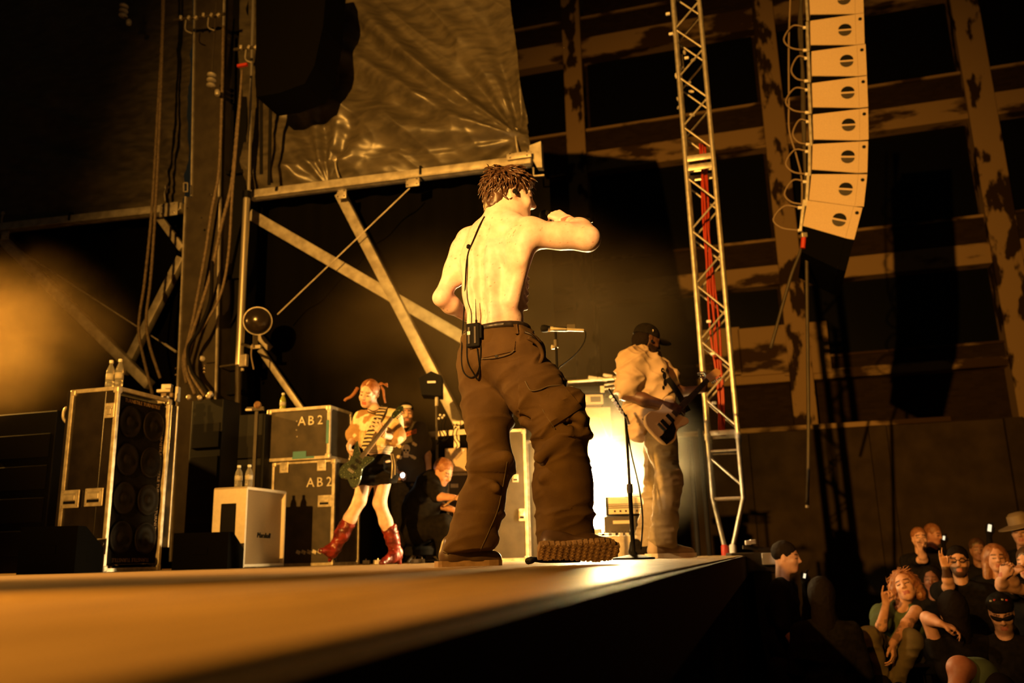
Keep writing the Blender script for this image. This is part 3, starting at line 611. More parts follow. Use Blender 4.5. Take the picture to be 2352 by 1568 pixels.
# two stacked cases stencilled AB2
def ab2(x0, x1, y0, y1, Y, depth, lb, zb=None):
    a = at(x0, y1, Y); b = at(x1, y1, Y - .1); wd = (b - a).length; h = at(x0, y0, Y).z - (zb if zb is not None else 0)
    z_ = zb if zb is not None else 0
    base = Vector((a.x, a.y, z_)) + Matrix.Rotation(RZ, 4, 'Z') @ Vector((wd / 2, depth / 2, 0))
    t = thing('flight_case', lb, 'flight case', base, RZ, 'stacked AB2 cases')
    MB().box((0, 0, h / 2), (wd - .012, depth - .012, h - .012), None, .003).build('shell', 'case_panel', t); strips(None, wd, depth, h, .032, 'case_edge', t)
    return t, wd, h, depth
lc, w1, h1, d1 = ab2(616, 772, 1062, 1290, 9.1, .6, 'lower AB2 flight case with a latch and recessed handle')
uc, w2, h2, d2 = ab2(610, 764, 942, 1062, 9.05, .5, 'upper AB2 flight case with blue tape strips', h1 + .004)
tz = Matrix(((1, 0, 0, 0), (0, 0, -1, 0), (0, 1, 0, 0), (0, 0, 0, 1)))   # text facing -y
for k, chx in enumerate('AB2'):
    text_mesh('stencil_letter', chx, .135, 'stencil', Matrix.Translation((w2 * .20 + (k - 1) * .105, -d2 / 2 + .002, h2 * .73)) @ tz, uc, .001)
    text_mesh('stencil_letter', chx, .135, 'stencil', Matrix.Translation((w1 * .27 + (k - 1) * .105, -d1 / 2 + .002, h1 * .78)) @ tz, lc, .001)
MB().box((w2 * .04, -d2 / 2 - .003, .055), (.15, .004, .06)).build('tape', 'tape_blue', uc); MB().box((w2 * .1, -d2 / 2 - .006, .018), (.25, .004, .02)).build('tape', 'tape_blue', uc)
MB().box((w2 / 2 - .02, -d2 / 2 - .006, h2 * .5), (.03, .004, .24)).build('tape', 'tape_blue', uc)
for (x, z) in ((-.02, .40), (-.02, .31), (-.01, .24)): MB().lathe([(.008, 0), (.006, .004)], (x, -d2 / 2 + .004, z), (0, -1, 0), 8).build('rivet', 'galv', uc)
latch(lc, w1 * .30, -d1 / 2 - .008, h1 - .05, .11); latch(lc, -w1 * .30, -d1 / 2 - .008, h1 - .05, .11); handle(lc, w1 * .36, -d1 / 2 - .006, h1 * .60, .15, .12)
for k in range(6): MB().box((-.02 + k * .06, -d1 / 2 - .006, .135), (.045, .005, .035), Matrix.Rotation(.4, 3, 'Y')).build('stripe', 'stencil', lc)
M['green_glass'] = mat('green_bottle_glass', (0.30, 0.33, 0.06), 0.2)
gb = bottle(on(uc, -w2 * .42, -.05, h2 + .008), 'green drink bottle standing on the upper AB2 case', .20, 'green_glass')
cl = thing('clamp_light', 'small black clamp with a tan knob left of the upper AB2 case', 'clamp', at(590, 940, 8.9))
MB().bar(at(568, 940, 8.9), at(606, 938, 8.9), .04, .04).build('arm', 'steel_dark', cl, world=True); MB().box(at(572, 941, 8.86), (.07, .03, .025), None, .006).build('pad', 'galv', cl, world=True); MB().lathe([(.03, -.03), (.04, 0), (.03, .03)], at(592, 930, 8.88), (.2, -1, .3), 12).build('knob', 'wood', cl, world=True)
MB().bar(at(590, 940, 8.92), Vector((at(590, 940, 8.92).x, at(590, 940, 8.92).y, 0.0)), .03, .03).build('post', 'steel_dark', cl, world=True)
# black racks, drape-dark boxes and wedge monitors
def blackbox(name, lb, cat, x0, x1, ytop, Y, depth, parts=True):
    a = at(x0, 1290, Y); b = at(x1, 1290, Y); h = at((x0 + x1) / 2, ytop, Y).z; wd = (b.x - a.x) / math.cos(AZ) * .97
    t = thing(name, lb, cat, Vector(((a.x + b.x) / 2, Y, 0)) + E * depth / 2, RZ)
    MB().box((0, 0, h / 2), (wd, depth, h), None, .01).build('body', 'black', t)
    for k in range(4): MB().box((0, -depth / 2 - .004, h * (.18 + .2 * k)), (wd * .86, .01, h * .15), None, .004).build('panel', 'rubber', t)
    return t, h, wd
rk, rh, rw = blackbox('equipment_rack', 'black equipment rack at the foot of the mast', 'rack', 412, 498, 918, 8.55, .3)
rk2, rh2, rw2 = blackbox('equipment_rack', 'black equipment rack between the mast foot and the AB2 cases', 'rack', 504, 600, 952, 8.98, .28)
blackbox('dark_crate', 'dark crate in the haze at the far left edge', 'crate', -60, 112, 948, 8.4, .5)
for k, (x, y) in enumerate(((437, 913), (460, 914), (480, 911), (486, 905))):
    props(MB().lathe([(.018, 0), (.024, .01), (.024, .05), (.014, .06)], at(x, y + 3, 8.55), (.2 * math.sin(k), -1, .3), 12).build('cable_plug', 'case_edge', smooth=40), ['leftmost', 'second', 'third', 'rightmost'][k] + ' brass plug on the rack at the mast foot', 'plug', 'plugs at the mast foot')
vb = thing('valve_block', 'tan hydraulic valve block with pale tag behind the tall flight case', 'valve block', at(378, 905, 7.9))
for (x, y, a, b, c, m) in ((384, 890, .09, .06, .06, 'galv'), (385, 888, .06, .01, .03, 'plug'), (378, 898, .13, .06, .03, 'galv'), (386, 908, .11, .06, .04, 'cable'), (380, 912, .06, .05, .02, 'plug'), (408, 905, .03, .06, .14, 'galv')):
    MB().box(at(x, y, 7.85 if m == 'plug' else 7.9), (a, b, c), None, .006).build('valve', m, vb, world=True)
MB().bar(at(384, 915, 7.95), Vector((at(384, 915, 7.95).x, 7.95, 0)), .10, .08).build('stand', 'black', vb, world=True)
def wedge(lb, x0, x1, ytop, Y):
    a = at(x0, 1290, Y); b = at(x1, 1290, Y); h = at(x1, ytop, Y).z; wd = b.x - a.x; d = .42
    t = thing('wedge_monitor', lb, 'speaker', ((a.x + b.x) / 2, Y + d / 2, 0), 0, 'wedge monitors')
    MB().prism([(-wd / 2, -d / 2, 0), (-wd / 2, d / 2, 0), (-wd / 2, d / 2, h * .55), (-wd / 2, -d / 2 + .12, h), (-wd / 2, -d / 2, h)], (wd, 0, 0)).build('body', 'drape', t)
    MB().box((0, -d / 2 - .003, h * .5), (.12, .006, .06), None, .004).build('connector_panel', 'drape', t)
    for s in (-1, 1): MB().box((s * (wd / 2 - .002), 0, h * .3), (.006, .1, .05), None, .002).build('handle', 'drape', t)
wedge('black wedge monitor in front of the tall flight case at far left', 40, 172, 1207, 6.3); wedge('black wedge monitor at the left corner of the cream guitar cabinet', 395, 522, 1221, 7.2)
# ------------------------------------------------------------------ figures: smooth implicit bodies meshed into one continuous surface
def A3(p): return np.array((p[0], p[1], p[2]), float)
def unit(v): v = A3(v); return v / np.linalg.norm(v)
class Body:
    def __init__(s): s.p = []
    def cone(s, a, b, ra, rb, k=.02, op=1): s.p.append((op, 'c', A3(a), A3(b), ra, rb, k)); return s
    def ell(s, c, r, ax=None, k=.02, op=1):
        ax = np.eye(3) if ax is None else np.array([unit(q) for q in ax]); s.p.append((op, 'e', A3(c), np.array(r, float), ax, None, k)); return s
    def cut(s, c, n, k=.004): s.p.append((-2, 'h', A3(c), unit(n), None, None, k)); return s
    def chain(s, pts, rs, k=.02):
        for i in range(len(pts) - 1): s.cone(pts[i], pts[i + 1], rs[i], rs[i + 1], k)
        return s
    def mesh(s, h=.008):
        lo = np.full(3, 1e9); hi = np.full(3, -1e9); bb = []
        for q in s.p:
            if q[1] == 'c': a = np.minimum(q[2] - q[4], q[3] - q[5]); b = np.maximum(q[2] + q[4], q[3] + q[5])
            elif q[1] == 'e': m = np.abs(q[4]).T @ q[3]; a = q[2] - m; b = q[2] + m
            else: a = b = None
            bb.append((a, b))
            if q[0] == 1: lo = np.minimum(lo, a); hi = np.maximum(hi, b)
        lo -= 3 * h; hi += 3 * h; n = np.ceil((hi - lo) / h).astype(int) + 1
        D = np.full(n, .5, np.float32); axs = [lo[i] + h * np.arange(n[i]) for i in range(3)]
        for q, (a, b) in zip(s.p, bb):
            op, k = q[0], max(q[6], 1e-4); pad = k + 3 * h
            if a is None: sl = (slice(None),) * 3
            else:
                i0 = np.clip(np.floor((a - pad - lo) / h).astype(int), 0, n - 1); i1 = np.clip(np.ceil((b + pad - lo) / h).astype(int) + 1, 1, n)
                sl = tuple(slice(x, y) for x, y in zip(i0, i1))
            X = axs[0][sl[0]][:, None, None]; Y = axs[1][sl[1]][None, :, None]; Z = axs[2][sl[2]][None, None, :]
            if q[1] == 'c':
                ba = q[3] - q[2]; l2 = max(ba @ ba, 1e-12); x, y, z = X - q[2][0], Y - q[2][1], Z - q[2][2]
                t = np.clip((x * ba[0] + y * ba[1] + z * ba[2]) / l2, 0, 1)
                d = np.sqrt((x - t * ba[0]) ** 2 + (y - t * ba[1]) ** 2 + (z - t * ba[2]) ** 2) - (q[4] + t * (q[5] - q[4]))
            elif q[1] == 'e':
                x, y, z = X - q[2][0], Y - q[2][1], Z - q[2][2]; A = q[4]
                l = [A[i][0] * x + A[i][1] * y + A[i][2] * z for i in range(3)]
                k0 = np.sqrt(sum((l[i] / q[3][i]) ** 2 for i in range(3))); k1 = np.sqrt(sum((l[i] / q[3][i] ** 2) ** 2 for i in range(3))) + 1e-9
                d = k0 * (k0 - 1) / k1
            else: d = (X - q[2][0]) * q[3][0] + (Y - q[2][1]) * q[3][1] + (Z - q[2][2]) * q[3][2]
            C = D[sl]
            if op == 1: hh = np.maximum(k - np.abs(C - d), 0) / k; D[sl] = np.minimum(C, d) - hh * hh * k * .25
            else:
                d = -d if op == -1 else d
                hh = np.maximum(k - np.abs(C - d), 0) / k; D[sl] = np.maximum(C, d) + hh * hh * k * .25
        S = D < 0; c = np.zeros(n - 1, np.int8); nx, ny, nz_ = n - 1
        for i in (0, 1):
            for j in (0, 1):
                for k in (0, 1): c += S[i:i + nx, j:j + ny, k:k + nz_]
        act = (c > 0) & (c < 8); idx = np.argwhere(act); ids = np.full(n - 1, -1, np.int64); ids[act] = np.arange(len(idx))
        acc = np.zeros((len(idx), 3)); cnt = np.zeros(len(idx)); cor = [(i, j, k) for i in (0, 1) for j in (0, 1) for k in (0, 1)]
        g = {q: D[idx[:, 0] + q[0], idx[:, 1] + q[1], idx[:, 2] + q[2]].astype(float) for q in cor}
        for q in cor:
            for ax in range(3):
                if q[ax] == 0:
                    r = list(q); r[ax] = 1; a, b = g[q], g[tuple(r)]; m = (a < 0) != (b < 0)
                    t = np.where(m, a / np.where(m, a - b, 1), 0); P = np.tile(np.array(q, float), (len(idx), 1)); P[:, ax] += t
                    acc[m] += P[m]; cnt[m] += 1
        V = lo + h * (idx + acc / cnt[:, None]); F = []
        for ax in range(3):
            sl0 = [slice(1, -1)] * 3; sl0[ax] = slice(0, -1); sl1 = list(sl0); sl1[ax] = slice(1, None)
            a = S[tuple(sl0)]; b = S[tuple(sl1)]; e = np.argwhere(a != b)
            if not len(e): continue
            off = np.ones(3, int); off[ax] = 0; e = e + off; u, v = [i for i in range(3) if i != ax]
            def cell(du, dv):
                q = e.copy(); q[:, u] -= du; q[:, v] -= dv; return ids[q[:, 0], q[:, 1], q[:, 2]]
            quad = np.stack([cell(1, 1), cell(0, 1), cell(0, 0), cell(1, 0)], 1); ins = S[tuple((e - 0).T)]
            if ax == 1: ins = ~ins
            quad[~ins] = quad[~ins][:, ::-1]; F.append(quad)
        return V, np.concatenate(F)
def vnoise(P, seed=0):
    i = np.floor(P).astype(np.int64); f = P - i; f = f * f * (3 - 2 * f); out = 0
    for q in ((a, b, c) for a in (0, 1) for b in (0, 1) for c in (0, 1)):
        j = i + np.array(q); hsh = (j[:, 0] * 73856093 ^ j[:, 1] * 19349663 ^ j[:, 2] * 83492791 ^ (seed * 2654435761)) & 0xffffff
        hsh = (hsh * 1103515245 + 12345) & 0x7fffffff; hsh = (hsh ^ (hsh >> 13)) * 1274126177 & 0x7fffffff
        w = np.prod(np.where(np.array(q), f, 1 - f), axis=1); out = out + w * (hsh / 0x7fffffff)
    return out
def ridged(P, seed=0): return 1 - np.abs(2 * vnoise(P, seed) - 1)
def vnormals(V, F):
    n = np.zeros_like(V); a = V[F[:, 2]] - V[F[:, 0]]; b = V[F[:, 3]] - V[F[:, 1]]; fn = np.cross(a, b)
    for k in range(4): np.add.at(n, F[:, k], fn)
    return n / (np.linalg.norm(n, axis=1, keepdims=True) + 1e-12)
def smooth_v(V, F, it=2, lam=.5):
    for _ in range(it):
        s = np.zeros_like(V); c = np.zeros(len(V))
        for k in range(4):
            np.add.at(s, F[:, k], V[F[:, (k + 1) % 4]] + V[F[:, (k - 1) % 4]]); np.add.at(c, F[:, k], 2)
        V = V + lam * (s / np.maximum(c, 1)[:, None] - V)
    return V
def sobj(name, B, m, parent, h=.008, disp=None, col=None, it=1, M4=None):
    V, F = B.mesh(h)
    if it: V = smooth_v(V, F, it)
    nn = vnormals(V, F)
    # orient faces outwards
    cen = V.mean(0)
    if np.sum(nn * (V - cen)) < 0: F = F[:, ::-1]; nn = -nn
    if disp is not None: V = V + nn * disp(V, nn)[:, None]
    if M4 is not None:
        Mx = np.array(M4); V = V @ Mx[:3, :3].T + Mx[:3, 3]
    inv = np.array(WM[parent].inverted()) if parent is not None else np.eye(4); L = V @ inv[:3, :3].T + inv[:3, 3]
    me = bpy.data.meshes.new(name); me.from_pydata(L.tolist(), [], F.tolist()); me.update(); me.shade_smooth()
    me.materials.append(M[m] if isinstance(m, str) else m)
    if col is not None:
        c = np.ones((len(V), 4), np.float32); c[:, :3] = col(V); at_ = me.color_attributes.new('Col', 'FLOAT_COLOR', 'POINT'); at_.data.foreach_set('color', c.ravel())
    return link(bpy.data.objects.new(name, me), parent)
class Head:
    def __init__(s, c, f, u, sc=1.0):
        s.c = A3(c); s.f = unit(f); u = A3(u); s.u = unit(u - s.f * (u @ s.f)); s.r = np.cross(s.f, s.u); s.s = sc; s.ax = (s.r, s.f, s.u)
    def P(s, x, y, z): return s.c + s.s * (s.r * x + s.f * y + s.u * z)
    def loc(s, V): d = (V - s.c) / s.s; return d @ s.r, d @ s.f, d @ s.u
    def add(s, B, neck=None, nr=.055, fem=False, beard=False, k0=.02):
        S = s.s; e = lambda c, r, k=.015, op=1: B.ell(s.P(*c), [q * S for q in r], s.ax, k * S, op)
        e((0, -.012, .03), (.075, .096, .088), .02); e((0, .034, -.03), (.060 if fem else .063, .062, .083), .03)
        e((0, .062, -.098), (.024 if fem else .032, .026, .024), .03)
        for q in (-1, 1):
            B.cone(s.P(q * .054, -.005, -.045), s.P(q * .018, .055, -.095), .020 * S, .016 * S, .03 * S)
            e((q * .040, .066, -.034), (.022, .020, .022), .02)
            e((q * .031, .102, .000), (.017, .016, .011), .012, -1); e((q * .031, .079, -.002), (.0145, .014, .0115), .004)
            B.cone(s.P(q * .012, .088, .020), s.P(q * .046, .074, .020), .010 * S, .008 * S, .012 * S)
            e((q * .011, .101, -.036), (.009, .010, .008), .006)
            e((q * .077, -.010, -.006), (.009, .021, .033), .008); e((q * .086, -.006, -.004), (.006, .011, .018), .006, -1)
        B.cone(s.P(0, .090, .012), s.P(0, .112, -.030), .008 * S, .012 * S, .012 * S)
        B.cone(s.P(-.016, .086, -.066), s.P(.016, .086, -.066), .0065 * S, .0065 * S, .008 * S); B.cone(s.P(-.013, .086, -.078), s.P(.013, .086, -.078), .0080 * S, .0080 * S, .008 * S)
        B.cone(s.P(-.02, .098, -.0715), s.P(.02, .098, -.0715), .003 * S, .003 * S, .004 * S, -1)
        if beard: e((0, .058, -.085), (.05, .04, .04), .02)
        if neck is not None: B.cone(s.P(0, -.030, -.055), neck, nr, nr * 1.05, .03)
    def paint(s, V, C, lip=(.55, .18, .14), brow=(.12, .06, .03), beard=None, lash=True):
        x, y, z = s.loc(V); ax = np.abs(x); m = (ax < .024) & (y > .075) & (z > -.088) & (z < -.058); C[m] = lip
        b = (ax > .012) & (ax < .052) & (y > .05) & (z > .018) & (z < .030); C[b] = brow
        if lash: q = (ax > .016) & (ax < .047) & (y > .05) & (z > -.010) & (z < .000); C[q] = np.array(brow) * .6
        if beard is not None:
            q = (y > -.01) & (z < -.045) & (z > -.135) & ~((ax < .02) & (z > -.085) & (z < -.06)) & (y > .9 * (-.09 - z) - .02) & (np.hypot(ax, y) > .03); C[q] = C[q] * (1 - beard[3]) + np.array(beard[:3]) * beard[3]
        return C
def hand(B, w, d, nrm, side=1, curl=(.3, .4, .3), s=1.0, thumb=.5, spread=.06, only=None, fr=.0088, fcurl=None):
    w = A3(w); d = unit(d); nrm = A3(nrm); nrm = unit(nrm - d * (nrm @ d)); lat = np.cross(d, nrm) * side
    kn = []
    for i, (o, ln) in enumerate(zip((.031, .0105, -.0105, -.030), (.088, .092, .088, .080))):
        k = w + d * (ln * s) + lat * (o * s); kn.append(k); B.cone(w + lat * (o * .55 * s) + d * .01 * s, k, .0135 * s, .0115 * s, .012 * s)
    for i, k in enumerate(kn):
        L = np.array((.044, .027, .021)) * (1, 1.1, 1.02, .8)[i] * s; a = (1.5 - i) * spread; p = k; dd = d * math.cos(a) + lat * math.sin(a); tot = 0
        cc = curl if fcurl is None else fcurl[i]
        for j in range(3):
            tot += cc[j]; q = p + (dd * math.cos(tot) + nrm * math.sin(tot)) * L[j]; B.cone(p, q, (fr - .0008 * j) * s, (fr - .0008 - .0008 * j) * s, .004 * s); p = q
    t0 = w + d * .022 * s + lat * .024 * s; t1 = t0 + (lat * (1 - thumb * .6) + d * .8 + nrm * thumb) / 1.35 * .042 * s; t2 = t1 + unit(d + lat * (.3 - thumb * .8) + nrm * thumb * 1.1) * .032 * s; t3 = t2 + unit(d * .9 - lat * thumb + nrm * thumb) * .026 * s
    B.chain([t0, t1, t2, t3], [.014 * s, .0115 * s, .0100 * s, .0085 * s], .006 * s)
def locks(H, n, m, parent, name='hair_locks', rad=(.078, .100, .094), off=(0, -.012, .032), length=(.05, .085), flow=None, keep=None, r0=.007, seed=1, lift=.35, wav=.25):
    rg = np.random.default_rng(seed); mb = MB(); made = 0
    while made < n:
        v = unit(rg.normal(size=3)); 
        if keep is not None and not keep(v): continue
        p = np.array(off) + v * np.array(rad); nrm = unit(v / np.array(rad)); fl = np.array(flow(v, rg)); fl = fl - nrm * (fl @ nrm); fl = unit(fl)
        L = rg.uniform(*length); d = unit(fl + nrm * lift * rg.uniform(.2, 1.3)); side = np.cross(d, nrm); pts = []; q = p - nrm * .006; ph = rg.uniform(0, 6); 
        for j in range(6):
            pts.append(q.copy()); step = d + side * wav * math.sin(ph + j * 1.1); q = q + unit(step) * L / 5; d = unit(d - nrm * .16 * j * .5 + rg.normal(size=3) * .08)
        rr = r0 * rg.uniform(.7, 1.3); mb.tube([Vector(H.P(*t)) for t in pts], [rr * .8, rr, rr * .95, rr * .75, rr * .45, rr * .08], 5); made += 1
    o = mb.build(name, m, parent, world=True, smooth=True); o['kind'] = 'stuff'; return o
def person(name, label, base, group=None): return thing(name, label, 'person', base, 0, group)
M['skin'] = mat('skin', (1.0, 1.0, 1.0), 0.48, 0, (0.86, 0.80, 0.76), 28, vcol=True, bump=0.05, bscale=160)
M['cloth_v'] = mat('dyed_cloth', (1, 1, 1), 0.85, 0, (0.88, 0.87, 0.86), 40, vcol=True, bump=0.12, bscale=220, spec=0.2)
M['black_cloth'] = mat('black_cloth', (0.007, 0.006, 0.005), 0.9, 0, (0.012, 0.010, 0.008), 30, spec=0.08, bump=.1, bscale=150)
M['denim'] = mat('washed_denim', (0.34, 0.29, 0.20), 0.85, 0, (0.24, 0.20, 0.13), 12, bump=0.15, bscale=260, spec=0.2)
M['hair_brown'] = mat('brown_hair', (0.050, 0.024, 0.011), 0.42, 0, (0.085, 0.042, 0.018), 30, spec=0.6)
M['hair_red'] = mat('auburn_hair', (0.22, 0.08, 0.03), 0.45, 0, (0.34, 0.15, 0.06), 30, spec=0.5)
M['hair_black'] = mat('black_hair', (0.010, 0.007, 0.005), 0.85, spec=0.08)
def shoe(parent, heel, toe, up, L, wd, mats, name='shoe', thick=.03, hi=.085, lugs=False, h=.006):
    heel, toe = Vector(heel), Vector(toe); x = (toe - heel).normalized(); z = Vector(up); z = (z - x * z.dot(x)).normalized(); y = z.cross(x)
    m4 = Matrix(((x.x, y.x, z.x, heel.x), (x.y, y.y, z.y, heel.y), (x.z, y.z, z.z, heel.z), (0, 0, 0, 1)))
    out = [(0.0, .0), (.012, .30), (.06, .36), (.30, .33), (.55, .42), (.75, .50), (.90, .40), (.975, .22), (1.0, 0.0), (.975, -.24), (.90, -.40), (.75, -.47), (.55, -.40), (.30, -.34), (.06, -.36), (.012, -.30)]
    sole = MB(); base = [m4 @ Vector((a * L, b * wd, 0)) for (a, b) in out]; sole.prism(base, z * thick)
    B = Body(); t = thick - .006
    B.cone((.055, 0, t + .03), (.30 * L, 0, t + .035), .038, .040, .02).cone((.30 * L, 0, t + .035), (.62 * L, 0, t + .018), .042, .042, .03).cone((.62 * L, 0, t + .018), (.87 * L, 0, t + .008), .046, .036, .03)
    B.cone((.06, 0, t + .02), (.07, 0, t + hi - .02), .040, .040, .02).cone((.07, 0, t + hi - .02), (.30 * L, 0, t + hi - .015), .038, .036, .02).cut((0, 0, t), (0, 0, -1))
    up_ = sobj('upper', B, mats[0], parent, h, M4=m4)
    up_.name = name
    so = sole.build('sole', mats[1], up_, world=True)
    if lugs:
        lg = MB()
        for i in range(13):
            for j in range(-2, 3):
                a = .05 + .9 * i / 12; hw = np.interp(a, [o[0] for o in out[:9]], [o[1] for o in out[:9]])
                b = j / 2.4 * hw
                lg.box(m4 @ Vector((a * L, b * wd + (.004 if i % 2 else -.004), -.002)), (.011, wd * .09, .006), (m4.to_3x3() @ Matrix.Rotation(.5 if (i + j) % 2 else -.5, 3, 'Z')))
        for i in range(15):
            for s_ in (-1, 1):
                a = .03 + .94 * i / 14; hw = np.interp(a, [o[0] for o in out[:9]], [o[1] for o in out[:9]]); lg.box(m4 @ Vector((a * L, s_ * hw * wd, .010)), (.013, .010, .022), m4.to_3x3())
        o = lg.build('tread', mats[1], so, world=True); o['kind'] = 'stuff'
    return up_
# ------------------------------------------------------------------ the singer
Y1 = 3.7
def J(px, py, dy=0.0): return A3(at(px, py, Y1 + dy))
sg = person('person', 'shirtless singer in baggy olive cargo trousers, back turned, holding a microphone to his mouth', (at(1180, 1297, Y1).x, Y1, 0))
f = unit((.5, .86, 0)); r_ = unit((.86, -.5, 0)); u = np.array((0, 0, 1.)); AX = (r_, f, u)
B = Body()
P = [J(1137, 800), J(1137, 735), J(1134, 665), J(1134, 595), J(1142, 535), J(1152, 502)]
for p, r in zip(P, ((.140, .098, .10), (.135, .096, .12), (.146, .108, .13), (.160, .118, .14), (.140, .100, .085))): B.ell(p, r, AX, .05)
SR, ER, WR = J(1222, 535, -.13), J(1349, 548, -.12), J(1303, 506, .10)
SL, EL_, WL = J(1078, 556, .12), J(1014, 684, .10), J(1072, 726, .24)
# shoulder girdle and back muscles
B.cone(J(1152, 506, -.02), SR + np.array((-.02, 0, .012)), .046, .050, .05).cone(J(1146, 508, .0), SL + np.array((.015, 0, .012)), .044, .048, .05)
B.ell(SR, (.062, .060, .060), None, .04).ell(SL, (.060, .058, .062), None, .04)
B.cone(SR + np.array((-.03, .0, -.04)), J(1176, 690, -.10), .050, .030, .05).cone(SL + np.array((.02, 0, -.05)), J(1088, 690, .0), .046, .030, .05)
B.ell(J(1186, 572, -.145), (.050, .028, .075), (unit((.8, -.5, .35)), f, unit((-.3, .1, .9))), .05).ell(J(1090, 590, -.03), (.048, .026, .075), AX, .05)
for q in (-1, 1):
    B.chain([P[0] - f * .090 + r_ * .034 * q, P[1] - f * .076 + r_ * .034 * q, P[2] - f * .084 + r_ * .036 * q, P[3] - f * .086 + r_ * .034 * q], [.028, .028, .028, .024], .03)
g = [P[0] - f * .124, P[1] - f * .106, P[2] - f * .118, P[3] - f * .124, P[4] - f * .098]
for i in range(4): B.cone(g[i], g[i + 1], .012, .012, .035, -1)
# ribs on the right flank
for i in range(5):
    a = J(1186 - i * 1, 612 + i * 17, -.10); B.cone(a, a + f * .10 + np.array((.0, 0, -.03)), .012, .010, .022)
# right arm and fist
B.chain([SR, SR * .45 + ER * .55, ER], [.056, .050, .042], .04); B.ell(SR * .5 + ER * .5 + np.array((0, -.015, .012)), (.075, .042, .038), (unit(ER - SR), np.array((0, 1., 0)), u), .03)
B.ell(SR * .55 + ER * .45 + np.array((0, 0, -.024)), (.085, .036, .030), (unit(ER - SR), np.array((0, 1., 0)), u), .03)
FM = ER * .62 + WR * .38
B.chain([ER, FM, WR], [.038, .043, .0275], .08)
MA, MZ = J(1241, 493, .13), J(1352, 509, .24); md = unit(MZ - MA)
hd = J(1268, 489, .145)
hand(B, WR, hd - WR, np.array((-.15, .9, -.45)), 1, (1.25, 1.5, .9), 1.0, .9, .02, fr=.0095)
# left arm
B.chain([SL, SL * .5 + EL_ * .5, EL_], [.050, .046, .036], .04); B.ell(SL * .6 + EL_ * .4 - f * .012, (.036, .036, .09), (r_, f, unit(SL - EL_)), .03)
B.chain([EL_, EL_ * .65 + WL * .35, WL], [.036, .041, .027], .025); hand(B, WL, WL - EL_ + f * .1, (0, 0, -1), -1, (1.2, 1.4, .9))
HS = Head(J(1173, 452, .0), (.965, .25, -.07), (.05, 0, 1)); HS.add(B, J(1153, 512), .060)
B.cone(HS.P(0, -.055, -.045), J(1146, 508, -.03), .046, .060, .04)
B.cone(J(1158, 520, .06), HS.P(.02, .0, -.07), .04, .04, .04)
B.cut(J(1137, 772), (0, 0, -1))
moles = rng.uniform(size=(70, 2))
SK = np.array((.80, .62, .54))
def c_s(V):
    C = np.tile(SK, (len(V), 1)); n = vnoise(V * 14, 3); C *= (0.94 + .12 * n)[:, None]
    # freckles and moles on the back
    m = ridged(V * 55, 5) ; sp = vnoise(V * 120, 9); back = (V[:, 2] > P[0][2]) & (V[:, 2] < P[4][2] + .05)
    C[(sp > .90) & back] *= np.array((.62, .50, .42)); C[:, 1] *= 1 - .06 * (n > .6)
    x, y, z = HS.loc(V); k = (np.abs(x) > .066) & (y > -.04) & (y < .02) & (z > -.05) & (z < .04); C[k] *= np.array((1, .85, .8))
    return HS.paint(V, C)
body = sobj('body', B, 'skin', sg, .0052, col=c_s, it=1)
# hair
HB = Body(); HB.ell(HS.P(0, -.026, .040), (.086, .100, .092), HS.ax, .02).ell(HS.P(0, -.072, -.045), (.060, .046, .075), HS.ax, .03).ell(HS.P(0, .060, .085), (.060, .045, .034), HS.ax, .03)
HB.ell(HS.P(0, .10, -.02), (.12, .055, .075), HS.ax, .01, -1)
for q in (-1, 1): HB.ell(HS.P(q * .085, .0, -.035), (.03, .035, .045), HS.ax, .01, -1)
def hd_(V, n): return .010 * ridged(V * np.array((38, 38, 20)), 2) + .006 * ridged(V * 70, 4) - .008
hair = sobj('hair', HB, 'hair_brown', sg, .006, hd_, it=0)
def flow(v, rg):
    return (rg.normal() * .35, (.75 if v[2] > .25 and v[1] > -.2 else -.25) + rg.normal() * .35, -.75 + .5 * max(v[1], 0) + rg.normal() * .3)
locks(HS, 420, 'hair_brown', hair, 'hair_locks', (.090, .108, .098), (0, -.022, .042), (.035, .075), flow, lambda v: v[2] > -.62 and not (v[1] > .55 and v[2] < .35) and not (abs(v[0]) > .75 and v[1] > -.1 and v[2] < -.15), .0062, 3, .5, .5)
locks(HS, 26, 'hair_brown', hair, 'sideburn_locks', (.080, .10, .094), (0, -.012, .03), (.03, .05), lambda v, rg: (0, .5 + rg.normal() * .2, -1), lambda v: abs(v[0]) > .7 and v[1] > .1 and -.35 < v[2] < .2, .005, 5, .1)
# in-ear monitor
ie = MB().lathe([(.004, 0), (.011, .003), (.011, .012), (.006, .016)], Vector(HS.P(.078, -.002, -.008)), Vector(HS.r), 12).build('earpiece', 'rubber', sg, world=True, smooth=40)
MB().box(Vector(HS.P(.088, .004, -.014)), (.012, .008, .022), None, .003).build('ear_shell', 'rubber', ie, world=True)
# trousers
T = Body()
LH, LK, LA = J(1106, 838, .09), J(1131, 1062, .03), J(1078, 1262, .02)
RH, RK, RA = J(1186, 836, -.06), J(1286, 985, -.14), J(1300, 1240, -.05)
T.ell(J(1139, 775), (.160, .120, .07), AX, .04).ell(J(1145, 825), (.172, .135, .10), AX, .06)
T.chain([LH, LH * .5 + LK * .5, LK], [.112, .100, .084], .05).chain([LK, LK * .5 + LA * .5, LA], [.084, .088, .104], .05)
T.chain([RH, RH * .5 + RK * .5, RK], [.122, .112, .100], .05).chain([RK, RK * .5 + RA * .5, RA], [.100, .112, .118], .05)
